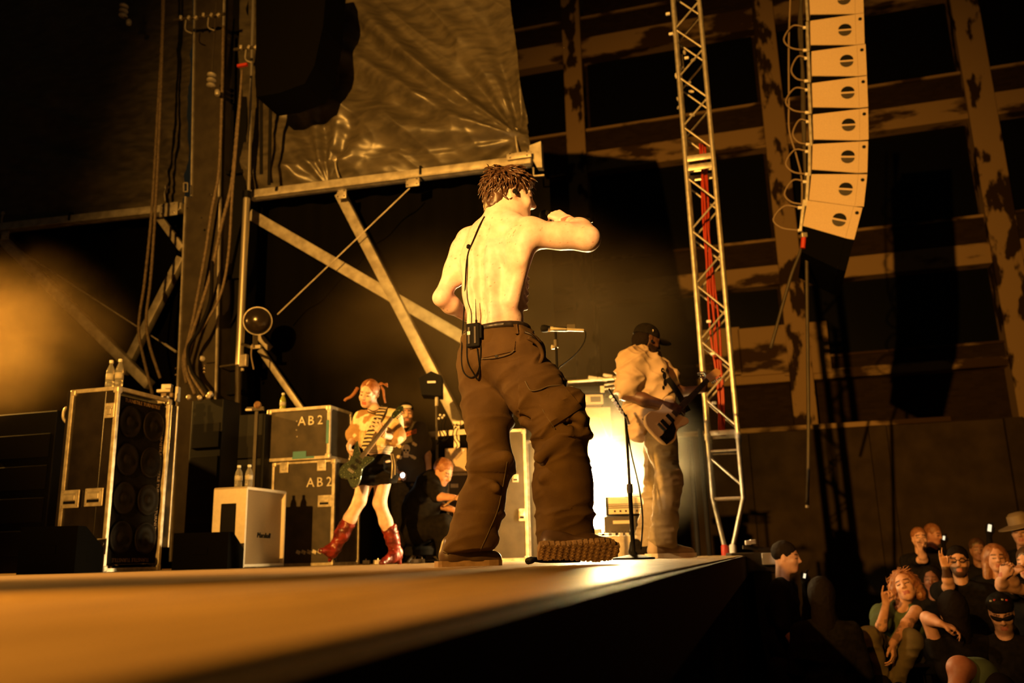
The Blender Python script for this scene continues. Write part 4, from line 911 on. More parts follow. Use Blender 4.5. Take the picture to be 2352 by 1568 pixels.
# cargo pocket bag, knee breaks
T.ell(J(1300, 935, -.20), (.085, .05, .085), (unit((.75, 0, -.65)), unit((.3, -1, .2)), unit((.65, .2, .75))), .03)
T.cone(J(1098, 1075, -.03), J(1160, 1050, -.06), .034, .026, .03).cone(J(1092, 1098, -.03), J(1140, 1120, -.07), .024, .018, .025)
T.cone(J(1240, 1050, -.22), J(1330, 960, -.24), .020, .022, .03).cone(J(1245, 1100, -.19), J(1300, 1072, -.20), .016, .012, .02)
T.cone(J(1195, 955, -.14), J(1320, 975, -.25), .016, .020, .02, -1)
T.cut(J(1139, 759), (0.04, .06, 1)).cut(A3((J(1300, 1240)[0], 0, .088)), (.055, 0, -1), .004)
def d_t(V, n):
    z = V[:, 2]; left = V[:, 0] < J(1195, 1000)[0]
    w = np.where(z < .22, 1.0, np.where((z > .38) & (z < .62), .9, .45))
    q = V @ np.array([[.8, 0, .25], [0, .8, 0], [-.3, .2, 1.0]]).T
    a = ridged(q * np.array((5, 5, 13)), 11) ** 2 * .020 + ridged(q * np.array((9, 9, 26)), 12) ** 2 * .009
    drag = ridged((V @ np.array([[1, 0, .9], [0, 1, 0], [-.9, 0, 1]]).T) * np.array((5, 5, 14)), 17) ** 3 * .016 * ((z > .5) & ~left)
    return (a * w + drag) - .010 * w
M['trousers'] = mat('olive_canvas', (0.085, 0.048, 0.014), 0.85, 0, (0.062, 0.034, 0.010), 9, bump=0.22, bscale=420, spec=0.25)
tro = sobj('trousers', T, 'trousers', sg, .0065, d_t, it=1)
# drape a strip or patch onto the trousers: nearest surface along the view
from mathutils.bvhtree import BVHTree
def bvh_of(o): return BVHTree.FromPolygons([WM[o] @ v.co for v in o.data.vertices], [p.vertices[:] for p in o.data.polygons])
bt1 = bvh_of(tro); bt2 = bvh_of(body)
def onto(px, py, tree=None, lift=.003):
    d = ray(px, py).normalized(); h = (tree or bt1).ray_cast(CAM, d)
    return (h[0] - d * lift) if h[0] is not None else None
def strip(pts, r, name, m, parent, tree=None, n=40, lift=.002, flat=False):
    q = []
    for p in bez([Vector((x, y, 0)) for (x, y) in pts], n):
        h = onto(p.x, p.y, tree, lift)
        if h is not None: q.append(h)
    if len(q) > 1: return MB().tube(q, r, 6).build(name, m, parent, world=True, smooth=True)
def patch(poly, name, m, parent, tree=None, lift=.006, thick=.008, nu=14, nv=10):   # poly: 4 corners in the picture, laid onto the surface
    mb = MB(); g = []
    for j in range(nv + 1):
        for i in range(nu + 1):
            a = Vector((*poly[0], 0)).lerp(Vector((*poly[1], 0)), i / nu); b = Vector((*poly[3], 0)).lerp(Vector((*poly[2], 0)), i / nu); c = a.lerp(b, j / nv); h = onto(c.x, c.y, tree, lift)
            g.append(h if h is not None else (g[-1] if g else CAM + ray(c.x, c.y) * 3.6))
    back = [p + ray(1200, 800).normalized() * (thick + lift) for p in g]; n = len(g); fs = []
    for j in range(nv):
        for i in range(nu): a = j * (nu + 1) + i; fs += [(a, a + 1, a + nu + 2, a + nu + 1), (n + a, n + a + nu + 1, n + a + nu + 2, n + a + 1)]
    rim = [i for i in range(nu)] + [j * (nu + 1) + nu for j in range(nv)] + [nv * (nu + 1) + nu - i for i in range(nu)] + [(nv - j) * (nu + 1) for j in range(nv)]
    for a, b in zip(rim, rim[1:] + rim[:1]): fs.append((a, b, b + n, a + n))
    mb.add(g + back, fs); return mb.build(name, m, parent, world=True, smooth=40)
M['thread'] = mat('pale_seam_thread', (0.10, 0.075, 0.04), 0.8)
M['leather_black'] = mat('black_belt_leather', (0.016, 0.011, 0.007), 0.45)
bl_ = Body(); BC = J(1139, 767)
for k in range(28):
    a0, a1 = 2 * math.pi * k / 28, 2 * math.pi * (k + 1) / 28
    p = lambda a: BC + r_ * (.148 * math.cos(a)) + f * (.108 * math.sin(a)) + np.array((0, 0, .012 * math.cos(a + .3)))
    bl_.cone(p(a0), p(a1), .017, .017, .002)
sobj('belt', bl_, 'leather_black', sg, .006, it=2)
pf = patch([(1106, 788), (1184, 783), (1181, 806), (1108, 822)], 'pocket_flap', 'trousers', tro)
props(MB().lathe([(.007, 0), (.006, .004)], onto(1140, 818, None, .012) or Vector(J(1140, 818, -.2)), (0, -1, 0), 10).build('snap_button', 'chrome', pf, world=True), 'chrome snap button')
strip([(1106, 824), (1140, 821), (1168, 813), (1182, 804)], .0022, 'flap_stitch', 'thread', pf, lift=.010)
patch([(1206, 880), (1282, 868), (1338, 935), (1268, 980)], 'cargo_pocket', 'trousers', tro, lift=.008)
patch([(1203, 868), (1284, 858), (1296, 884), (1218, 897)], 'cargo_flap', 'trousers', tro, lift=.013)
strip([(1206, 875), (1219, 896), (1240, 894), (1262, 886), (1295, 884)], .0022, 'flap_stitch', 'thread', tro, lift=.017)
strip([(1100, 1270), (1125, 1215), (1145, 1165), (1158, 1100), (1165, 1060)], .0018, 'side_seam', 'thread', tro)
strip([(1226, 905), (1252, 950), (1275, 985)], .0018, 'side_seam', 'thread', tro, lift=.006)
patch([(1179, 744), (1188, 744), (1191, 766), (1183, 766)], 'belt_loop', 'trousers', tro, lift=.020, thick=.004, nu=3, nv=5)
strip([(1012, 1262), (1030, 1272), (1060, 1284), (1100, 1287), (1128, 1284)], .003, 'frayed_hem', 'thread', tro)
# wallet chain and strap loop at the right hip
bk = [J(1205, 762, -.2), J(1225, 772, -.2), J(1241, 800, -.16), J(1250, 850, -.12)]
MB().tube(bez([Vector(p) for p in bk], 24), .006, 6).build('hanging_strap', 'leather_black', tro, world=True, smooth=True)
MB().tube(bez([Vector(p) for p in (J(1212, 775, -.21), J(1236, 790, -.19), J(1246, 815, -.17), J(1238, 835, -.18), J(1222, 842, -.2))], 24), .009, 6).build('strap_loop', 'trousers', tro, world=True, smooth=True)
# shoes
M['boot_leather'] = mat('brown_boot_leather', (0.075, 0.042, 0.022), 0.4, 0, (0.05, 0.03, 0.016), 14, spec=0.5)
M['sole_brown'] = mat('worn_brown_sole', (0.30, 0.19, 0.10), 0.7, 0, (0.20, 0.125, 0.065), 22)
hl = Vector(J(1000, 1300, .0)); hl.z = .002; tl = Vector(J(1153, 1300, .10)); tl.z = .002
sl_ = shoe(sg, hl, tl, (0, 0, 1), (tl - hl).length, .105, ('boot_leather', 'sole_brown'), 'shoe', .024, .09)
hr = Vector(J(1236, 1272, -.20)); hr.z = .050; tr2 = Vector(J(1424, 1277, -.14)); tr2.z = .046
shoe(sg, hr, tr2, (.0, .72, .70), (tr2 - hr).length, .105, ('boot_leather', 'sole_brown'), 'shoe', .026, .085, lugs=True)
# body pack with its cables
pk = thing('bodypack_receiver', 'black in-ear receiver pack clipped to the singer\'s belt', 'receiver', Vector(J(1088, 770, -.10)))
pc = onto(1088, 770, None, .02) or Vector(J(1088, 770, -.1))
rzp = Matrix.Rotation(-.35, 3, 'Z')
MB().box(pc, (.062, .026, .105), rzp, .006).build('case', 'rubber', pk, world=True)
for dx in (-.016, .012): MB().box(pc + rzp @ Vector((dx, -.015, -.002)), (.010, .004, .075), rzp, .002).build('trim', 'steel_dark', pk, world=True)
MB().box(pc + rzp @ Vector((-.016, -.0155, .008)), (.014, .004, .016), rzp, .001).build('battery_label', 'plug', pk, world=True)
MB().box(pc + rzp @ Vector((.036, -.002, .012)), (.010, .020, .06), rzp, .003).build('clip', 'rubber', pk, world=True)
MB().tube([pc + Vector((.012, 0, .05)), pc + Vector((.010, -.004, .16))], [.003, .0012], 6).build('antenna', 'rubber', pk, world=True)
MB().tube([pc + Vector((.012, 0, .05)), pc + Vector((.012, 0, .068))], .005, 8).build('antenna_base', 'rubber', pk, world=True)
def surf_cable(pts, r, lb, lift=.004):
    q = []
    for p in bez([Vector((x, y, 0)) for (x, y) in pts], 60):
        a = onto(p.x, p.y, bt2, lift); b = onto(p.x, p.y, bt1, lift); c = [h for h in (a, b) if h is not None]
        if c: q.append(min(c, key=lambda h: (h - CAM).length))
    for _ in range(3): q = [q[0]] + [(q[i - 1] + q[i] * 2 + q[i + 1]) / 4 for i in range(1, len(q) - 1)] + [q[-1]]
    props(MB().tube(q, r, 6).build('earphone_cable', 'rubber', smooth=True), lb, 'cable', 'singer earphone cables')
    return q
surf_cable([(1113, 497), (1100, 520), (1086, 555), (1075, 580), (1070, 620), (1068, 680), (1064, 740), (1061, 790), (1060, 830), (1066, 858), (1085, 868), (1100, 850), (1104, 815), (1104, 790)], .0034, 'black earphone cable running down the singer\'s spine in a long loop', .006)
surf_cable([(1074, 590), (1073, 680), (1082, 715), (1083, 742)], .0022, 'thin branch of the earphone cable reaching the receiver pack', .004)
surf_cable([(1072, 790), (1074, 830), (1088, 858), (1098, 872), (1102, 850), (1096, 800)], .003, 'short cable loop hanging under the receiver pack', .008)
MB_ = MB().lathe([(.004, -.01), (.009, -.006), (.009, .006), (.004, .01)], onto(1076, 566, bt2, .006) or Vector(J(1076, 566)), (.2, 0, 1), 8).build('cable_slider', 'rubber')
props(MB_, 'small black slider on the earphone cable between the shoulder blades', 'slider')
# hand-held microphone
mc = thing('handheld_microphone', 'black wireless microphone gripped at the singer\'s mouth', 'microphone', Vector(MA))
MB().lathe([(.004, -.004), (.018, .002), (.026, .016), (.026, .034), (.021, .05)], Vector(MA), Vector(md), 18).build('grille_ball', 'rubber', mc, world=True, smooth=True)
L_ = float(np.linalg.norm(MZ - MA)); MB().lathe([(.021, .05), (.020, .09), (.017, L_ * .75), (.018, L_), (.012, L_ + .006)], Vector(MA), Vector(md), 18).build('handle', 'rubber', mc, world=True, smooth=40)
MB().tube([Vector(MZ), Vector(MZ + md * .022)], .003, 6).build('antenna', 'plug', mc, world=True)
# ------------------------------------------------------------------ gear upstage between the singer's legs and behind the guitarist
M['strobe'] = emit('strobe_panel', (1.0, 0.66, 0.26), 850)
M['led_off'] = mat('strobe_housing', (0.03, 0.025, 0.02), 0.5)
sb = thing('strobe_light', 'blazing strobe panel on the deck behind the singer\'s right leg', 'stage light', at(1405, 1268, 8.35))
def SP(px, py, Y=8.35): return at(px, py, Y)
q = [SP(1330, 1138), SP(1428, 1134), SP(1426, 1062), SP(1330, 1064)]
MB().prism(q, (0, .02, 0)).build('panel', 'strobe', sb, world=True)
MB().prism([SP(1322, 1144, 8.38), SP(1435, 1140, 8.38), SP(1432, 1056, 8.38), SP(1322, 1058, 8.38)], (0, .14, 0)).build('housing', 'led_off', sb, world=True)
q = [SP(1345, 1212), SP(1386, 1210), SP(1386, 1146), SP(1345, 1147)]; MB().prism(q, (0, .02, 0)).build('panel', 'strobe', sb, world=True)
MB().prism([SP(1340, 1216, 8.38), SP(1390, 1214, 8.38), SP(1390, 1142, 8.38), SP(1340, 1143, 8.38)], (0, .14, 0)).build('housing', 'led_off', sb, world=True)
for px in (1345, 1385): MB().bar(SP(px, 1214, 8.45), Vector((SP(px, 1214, 8.45).x, 8.45, 0)), .03, .03).build('stand_leg', 'steel_dark', sb, world=True)
# amplifier head on its stand right of the strobe
M['amp_face'] = mat('pale_amp_face', (0.72, 0.62, 0.46), 0.5)
def gbox(name, lb, cat, x0, x1, y0, y1, Y, depth, m, z_floor=None):
    a = at(x0, y1, Y); b = at(x1, y0, Y); z0_ = a.z if z_floor is None else z_floor
    t = thing(name, lb, cat, ((a.x + b.x) / 2, Y + depth / 2, z0_))
    o = MB().box((0, 0, (b.z - z0_) / 2), (b.x - a.x, depth, b.z - z0_), None, .008).build('body', m, t)
    return t, b.x - a.x, b.z - z0_, depth
t, w_, h_, d_ = gbox('amplifier_shelf', 'low tan amplifier cabinet carrying the amplifier head', 'amplifier', 1389, 1478, 1184, 1226, 8.02, .28, 'case_panel', 0.0)
MB().box((-.02, -.142, h_ * .86), (.16, .006, .03), None, .003).build('nameplate', 'amp_face', t)
t2_, w_, h_, d_ = gbox('guitar_amplifier', 'pale-fronted amplifier head with dark stripes beside the strobe', 'amplifier', 1392, 1481, 1138, 1184, 8.02, .27, 'black')
for k, (z_, hh) in enumerate(((.77, .34), (.22, .30))): MB().box((.01, -.142, h_ * z_), (w_ * .92, .006, h_ * hh), None, .002).build('face_plate', 'amp_face', t2_)
for z_ in (.44, .54): MB().box((.01, -.143, h_ * z_), (w_ * .92, .006, h_ * .05), None, .001).build('stripe', 'amp_face', t2_)
for k in range(5): MB().lathe([(.010, 0), (.008, .012)], (-.1 + .05 * k, -.146, h_ * .22), (0, -1, 0), 8).build('knob', 'black', t2_)
t3_, w_, h_, d_ = gbox('pedal_board', 'low pale pedal board scattered with pedals on the deck', 'pedal board', 1376, 1470, 1228, 1262, 7.65, .3, 'galv', 0.0)
rg = np.random.default_rng(4)
for k in range(11):
    x = -w_ / 2 + .03 + k * (w_ - .06) / 10; MB().box((x, -.05 + .12 * rg.random(), h_ + .012), (.032, .05, .024), Matrix.Rotation(rg.normal() * .3, 3, 'Z'), .004).build('pedal', ['plug', 'black', 'case_edge', 'steel_dark'][k % 4], t3_)
    MB().lathe([(.006, 0), (.006, .012)], (x, -.09, h_ + .026), n=8).build('switch', 'chrome', t3_)
# small rack, drawer and cabinet under the rails
rl = thing('back_rail', 'double aluminium rail with clamps running behind the guitarist', 'rail', at(1400, 900, 8.9))
MB().tube([at(1286, 878, 8.9), at(1432, 868, 8.8)], .018, 10).build('rail', 'alu', rl, world=True, smooth=40)
for (y0, y1) in ((869, 861), (884, 876), (893, 888)): MB().tube([at(1388, y0, 8.85), at(1440, y1, 8.8)], .012, 8).build('rail', 'alu', rl, world=True, smooth=40)
for (x, y) in ((1362, 868), (1396, 863), (1384, 871)): MB().box(at(x, y, 8.84), (.10, .05, .035), Matrix.Rotation(.2, 3, 'Y'), .008).build('clamp', 'galv', rl, world=True)
for px in (1300, 1430):
    p = at(px, 874, 8.88); MB().tube([p, Vector((p.x, p.y, 0))], .02, 8).build('post', 'steel_dark', rl, world=True)
MB().tube(bez([at(1407, 866, 8.8), at(1418, 880, 8.8), at(1404, 892, 8.8)], 10), .006, 6).build('loop', 'cable', rl, world=True)
t4, w_, h_, d_ = gbox('bass_speaker', 'tan bass speaker cabinet with chamfered grille left of the guitarist', 'speaker', 1318, 1402, 934, 1290, 9.0, .3, 'speaker_brown', 0.0)
po = [(-.34, 0, .10), (.34, 0, .10), (.34, 0, .80), (.20, 0, .93), (-.20, 0, .93), (-.34, 0, .80)]
MB().prism([(a * w_ * 1.15, -.155, c * h_) for (a, b, c) in po], (0, .006, 0)).build('grille', 'speaker_brown', t4)
pl = [Vector((a * w_ * 1.15, -.158, c * h_)) for (a, b, c) in po]; MB().tube(pl + pl[:1], .008, 6).build('grille_trim', 'case_edge', t4)
t5, w_, h_, d_ = gbox('rack_amplifier', 'tan rack amplifier with two pale displays on the bass cabinet', 'amplifier', 1316, 1385, 905, 929, 8.95, .3, 'speaker_brown')
MB().box((-w_ * .22, -.152, h_ * .5), (w_ * .40, .006, h_ * .58), None, .003).build('display', 'amp_face', t5); MB().box((w_ * .25, -.152, h_ * .5), (w_ * .34, .006, h_ * .58), None, .003).build('vent', 'case_panel', t5)
t6, w_, h_, d_ = gbox('rack_tray', 'black rack tray with two pale latches above the amplifier', 'rack', 1302, 1392, 884, 904, 8.95, .3, 'black')
for s in (-1, 1): MB().box((s * w_ * .40, -.155, h_ * .45), (.045, .02, h_ * .9), None, .006).build('latch', 'case_edge', t6)
# flight case with bright edge seen between the singer's legs, and other cases and pipes upstage
t7, w_, h_, d_ = gbox('flight_case', 'upright tan flight case seen between the singer\'s legs', 'flight case', 1128, 1206, 985, 1290, 8.6, .4, 'case_panel', 0.0)
strips(None, w_, d_, h_, .03, 'case_edge', t7); handle(t7, w_ * .35, -d_ / 2 - .008, h_ * .34, .06, .12); handle(t7, w_ * .2, -d_ / 2 - .008, h_ * .62, .06, .08)
t8, w_, h_, d_ = gbox('flight_case', 'narrow tan flight case behind the singer\'s right knee', 'flight case', 1216, 1262, 1010, 1290, 8.75, .4, 'case_panel', 0.0)
strips(None, w_, d_, h_, .025, 'case_edge', t8)
t9, w_, h_, d_ = gbox('flight_case', 'small flight case with white lid edge behind the crouching drummer', 'flight case', 1028, 1094, 1086, 1290, 9.05, .3, 'case_panel', 0.0)
strips(None, w_, d_, h_, .025, 'case_edge', t9); MB().box((-w_ * .25, -d_ / 2 - .008, h_ * .86), (.08, .008, .04), None, .003).build('label', 'case_edge', t9)
t10, w_, h_, d_ = gbox('amplifier', 'brown amplifier with two white studs on the small flight case', 'amplifier', 1022, 1072, 1028, 1082, 8.88, .25, 'speaker_brown')
for s in (-1, 1): MB().lathe([(.016, 0), (.012, .012)], (s * w_ * .36, -.128, h_ * .9), (0, -1, 0), 10).build('stud', 'plug', t10)
pf_ = thing('barrier_pipes', 'pale cross-shaped pipe barrier behind the crew', 'barrier', at(1048, 1000, 9.25))
MB().bar(at(984, 998, 9.2), at(1100, 990, 9.2), .06, .055).build('cross_pipe', 'galv', pf_, world=True)
p = at(1049, 968, 9.22); MB().bar(p, Vector((p.x, p.y, 0)), .06, .06).build('upright', 'galv', pf_, world=True); MB().box(at(1049, 972, 9.2), (.09, .07, .05), None, .008).build('cap', 'galv', pf_, world=True)
props(MB().bar(at(760, 1003, 9.4), at(826, 998, 9.35), .05, .05).build('pipe', 'galv'), 'short galvanised pipe right of the upper AB2 case', 'pipe')
# pole-mounted speaker
ps = thing('pole_speaker', 'black speaker on a thin pole left of the singer', 'speaker', Vector((at(1002, 900, 8.75).x, 8.75, 0)))
MB().prism([at(962, 868, 8.75), at(990, 852, 8.75), at(1014, 862, 8.75), at(1014, 908, 8.75), at(968, 906, 8.75)], (0, .24, 0)).build('cabinet', 'rubber', ps, world=True)
MB().box(at(991, 877, 8.72), (.085, .006, .022), None, .002).build('badge', 'plug', ps, world=True)
p = at(1003, 905, 8.85); MB().tube([p, Vector((p.x, p.y, 0.03))], .014, 10).build('pole', 'steel_dark', ps, world=True)
MB().tube([at(1003, 912, 8.83), at(1003, 932, 8.83)], .018, 8).build('collar', 'galv', ps, world=True)
MB().lathe([(.22, .0), (.22, .012), (.02, .03)], (p.x, p.y, 0.002), n=20).build('base', 'steel_dark', ps, world=True)
for k, (x, y) in enumerate(((1011, 954), (1016, 960), (1020, 955), (1008, 962))): MB().lathe([(.010, 0), (.012, .02)], at(x, y, 8.80), (0, -1, .2), 8).build('plug', 'plug', ps, world=True)
for dx in (8, 16): MB().tube(bez([at(1008 + dx, 962, 8.82), at(1005 + dx, 985, 8.82), at(1014 + dx, 1004, 8.82), at(1003, 1020, 8.84)], 14), .006, 6).build('lead', 'rubber', ps, world=True)
# microphone stand with clipped vocal microphone
def mic_stand(lb, px, ytop, Y, base=True):
    t = thing('microphone_stand', lb, 'microphone stand', Vector((at(px, ytop, Y).x, Y, 0))); p = at(px, ytop, Y)
    MB().tube([p, Vector((p.x, p.y, p.z * .45))], .010, 10).build('upper_tube', 'rubber', t, world=True, smooth=40)
    MB().tube([Vector((p.x, p.y, p.z * .5)), Vector((p.x, p.y, .03))], .015, 10).build('lower_tube', 'rubber', t, world=True, smooth=40)
    MB().lathe([(.02, -.03), (.022, 0), (.02, .03)], Vector((p.x, p.y, p.z * .48)), n=12).build('clutch', 'steel_dark', t, world=True)
    MB().lathe([(.14, 0), (.14, .012), (.03, .03), (.02, .05)], (p.x, p.y, .001), n=24).build('base', 'rubber', t, world=True, smooth=40); return t, p
YM = 6.2
t, p = mic_stand('black microphone stand with a vocal microphone right of the singer\'s hip', 1276, 762, YM)
MB().tube([p + Vector((0, 0, -.12)), p + Vector((0, 0, -.06))], .017, 10).build('knob_collar', 'steel_dark', t, world=True); MB().lathe([(.014, 0), (.016, .02)], at(1273, 797, YM - .02), (-1, -.3, 0), 10).build('wing_nut', 'galv', t, world=True)
m2 = thing('vocal_microphone', 'vocal microphone lying level in the clip of the stand right of the singer', 'microphone', at(1290, 755, YM))
a, b = at(1241, 754, YM), at(1339, 758, YM); d = (b - a).normalized()
MB().lathe([(.006, 0), (.024, .006), (.029, .026), (.026, .05), (.020, .06)], a, d, 18).build('grille_ball', 'rubber', m2, world=True, smooth=True)
MB().lathe([(.022, .058), (.022, .072)], a, d, 16).build('collar', 'chrome', m2, world=True); MB().lathe([(.019, .07), (.016, .19), (.0115, .21), (.0105, .32)], a, d, 16).build('handle', 'galv', m2, world=True, smooth=40)
MB().bar(a.lerp(b, .3), a.lerp(b, .62), .03, .03).build('clip', 'rubber', t, world=True); MB().box(a.lerp(b, .72) + Vector((0, 0, .025)), (.06, .01, .03)).build('tag', 'case_panel', m2, world=True)
props(MB().tube(bez([b, at(1345, 764, YM), at(1342, 785, YM), at(1325, 810, YM), at(1300, 832, YM), at(1283, 846, YM), at(1279, 880, YM), at(1278, 1000, YM)], 50), .005, 6).build('microphone_cable', 'rubber', smooth=True), 'thin cable looping from the level vocal microphone back to its stand', 'cable')
t, p = mic_stand('black microphone stand with a row of white picks in front of the guitarist', 1437, 952, 5.9)
ph = thing('pick_holder', 'row of white guitar picks in a slanted black holder on the microphone stand', 'pick holder', at(1418, 930, 5.88))
MB().bar(at(1398, 893, 5.9), at(1437, 957, 5.9), .03, .012).build('holder', 'rubber', ph, world=True)
for k in range(6):
    c = at(1403 + 5.2 * k, 911 + 7.2 * k, 5.885); MB().lathe([(.012, 0), (.012, .003)], c, (-.3, -1, .2), 12).build('pick', 'plug', ph, world=True)
MB().tube([at(1437, 955, 5.9), at(1444, 975, 5.9)], .012, 8).build('swivel', 'galv', t, world=True)
MB().tube(bez([at(1440, 985, 5.92), at(1452, 1050, 5.95), at(1468, 1120, 5.95), at(1476, 1190, 5.95), at(1472, 1262, 5.9)], 24), .006, 6).build('lead', 'rubber', t, world=True, smooth=True)
props(MB().tube([at(1484, 1030, 8.6), Vector((at(1486, 1150, 8.6).x, 8.6, 0.0))], .022, 10).build('chrome_pole', 'chrome', smooth=40), 'thin bright pole standing behind the guitarist\'s knees', 'pole')
for (px, h0, lb) in ((1608, 985, 'dark pole behind the guitarist left of the truss'), (1585, 1010, 'shorter dark pole behind the guitarist')):
    p = at(px, h0, 9.0); props(MB().tube([p, Vector((p.x, p.y, 0))], .025, 10).build('dark_pole', 'rubber', smooth=40), lb, 'pole')
# small debris and pedals on the deck behind the women's boots, cable by the singer's boot
cbx = thing('cable_tail', 'thick black cable with taped end at the singer\'s right boot', 'cable', at(1222, 1284, 4.1))
MB().tube(bez([Vector((at(1214, 1282, 4.15).x, 4.15, .016)), Vector((at(1228, 1280, 4.1).x, 4.1, .022)), Vector((at(1255, 1280, 4.2).x, 4.2, .016)), Vector((at(1330, 1280, 4.5).x, 4.5, .013))], 20), .012, 8).build('cable', 'rubber', cbx, world=True, smooth=True)
MB().tube([Vector((at(1212, 1282, 4.15).x, 4.15, .016)), Vector((at(1222, 1281, 4.12).x, 4.12, .02))], .016, 8).build('taped_end', 'rubber', cbx, world=True)
for k, (x, Y, m, s) in enumerate(((842, 8.3, 'galv', .06), (868, 8.2, 'case_edge', .07), (952, 8.3, 'plug', .05), (966, 8.4, 'case_edge', .05))):
    p = at(x, 1285, Y); t = thing('effects_pedal', ['small metal effects pedal between the woman\'s boots', 'worn metal effects pedal beside the woman\'s planted boot', 'small pale effects pedal right of the woman', 'small pale effects pedal nearest the drummer'][k], 'pedal', (p.x, Y, 0), .3 * k, 'pedals on the deck')
    MB().box((0, 0, .02), (s, s * 1.4, .04), None, .005).build('case', m, t); MB().lathe([(.008, 0), (.007, .015)], (0, -.02, .04), n=8).build('switch', 'chrome', t)
# haze drifting across the stage
def haze(name, lb, c, r, dens, seed, col=(1, .9, .75), ax=None):
    m = bpy.data.materials.new(name); m.use_nodes = True; nt = m.node_tree; nt.nodes.clear()
    out = nt.nodes.new('ShaderNodeOutputMaterial'); vs = nt.nodes.new('ShaderNodeVolumeScatter'); vs.inputs['Color'].default_value = (*col, 1); vs.inputs['Anisotropy'].default_value = .35
    tc = nt.nodes.new('ShaderNodeTexCoord'); ln = nt.nodes.new('ShaderNodeVectorMath'); ln.operation = 'LENGTH'; lnk(nt, tc.outputs['Object'], ln.inputs[0])
    mr = nt.nodes.new('ShaderNodeMapRange'); mr.interpolation_type = 'SMOOTHSTEP'; mr.inputs[1].default_value = 1.0; mr.inputs[2].default_value = .1; lnk(nt, ln.outputs['Value'], mr.inputs[0])
    nz_ = nt.nodes.new('ShaderNodeTexNoise'); nz_.noise_dimensions = '4D'; nz_.inputs['W'].default_value = seed; nz_.inputs['Scale'].default_value = 1.9; nz_.inputs['Detail'].default_value = 3; lnk(nt, tc.outputs['Object'], nz_.inputs['Vector'])
    m2_ = nt.nodes.new('ShaderNodeMapRange'); m2_.inputs[1].default_value = .38; m2_.inputs[2].default_value = .72; lnk(nt, nz_.outputs[0], m2_.inputs[0])
    mu = nt.nodes.new('ShaderNodeMath'); mu.operation = 'MULTIPLY'; lnk(nt, mr.outputs[0], mu.inputs[0]); lnk(nt, m2_.outputs[0], mu.inputs[1])
    mm = nt.nodes.new('ShaderNodeMath'); mm.operation = 'MULTIPLY'; mm.inputs[1].default_value = dens; lnk(nt, mu.outputs[0], mm.inputs[0]); lnk(nt, mm.outputs[0], vs.inputs['Density']); lnk(nt, vs.outputs[0], out.inputs['Volume'])
    bm = bmesh.new(); bmesh.ops.create_icosphere(bm, subdivisions=3, radius=1.0); me = bpy.data.meshes.new(name); bm.to_mesh(me); bm.free(); me.materials.append(m)
    o = bpy.data.objects.new(name, me); COL.objects.link(o); o.location = c; o.scale = r; props(o, lb, 'haze', None, 'stuff'); return o
haze('haze', 'bright bank of stage haze at the far left edge', at(-40, 770, 8.6), (1.7, .9, 1.15), .45, 1, (1, .72, .35))
haze('haze', 'thin stage haze drifting behind the singer and the guitarist', at(1200, 760, 9.3), (2.6, 1.2, 1.6), .9, 2, (1, .75, .4))
haze('haze', 'glowing haze around the strobe on the deck', at(1420, 1060, 8.2), (1.05, .5, .85), 2.2, 3, (1, .8, .5))
# ------------------------------------------------------------------ electric guitars
M['maple'] = mat('maple_neck', (0.42, 0.24, 0.10), 0.35, 0, (0.34, 0.18, 0.07), 12)
M['rosewood'] = mat('dark_fretboard', (0.05, 0.03, 0.018), 0.45)
M['cream_body'] = mat('cream_guitar_lacquer', (0.62, 0.50, 0.34), 0.25, 0, (0.56, 0.44, 0.30), 6, coat=.4)
M['sparkle'] = mat('green_sparkle_lacquer', (0.022, 0.036, 0.020), 0.2, 0.35, (0.40, 0.46, 0.28), 110, 0.63, 0.72, coat=.6)
OUT_S = [(0, 0), (.01, .10), (.06, .155), (.13, .160), (.19, .128), (.24, .115), (.30, .138), (.37, .152), (.42, .125), (.425, .10), (.39, .072), (.345, .05), (.335, .03), (.335, -.03), (.345, -.055), (.37, -.09), (.375, -.12), (.345, -.14), (.29, -.125), (.24, -.11), (.19, -.12), (.13, -.155), (.06, -.15), (.01, -.10)]
OUT_P = [(0, -.02), (-.03, .06), (.02, .12), (.10, .13), (.18, .10), (.25, .105), (.34, .15), (.43, .17), (.36, .09), (.335, .04), (.335, -.03), (.38, -.12), (.33, -.13), (.26, -.105), (.19, -.10), (.10, -.15), (.0, -.17), (-.05, -.13)]
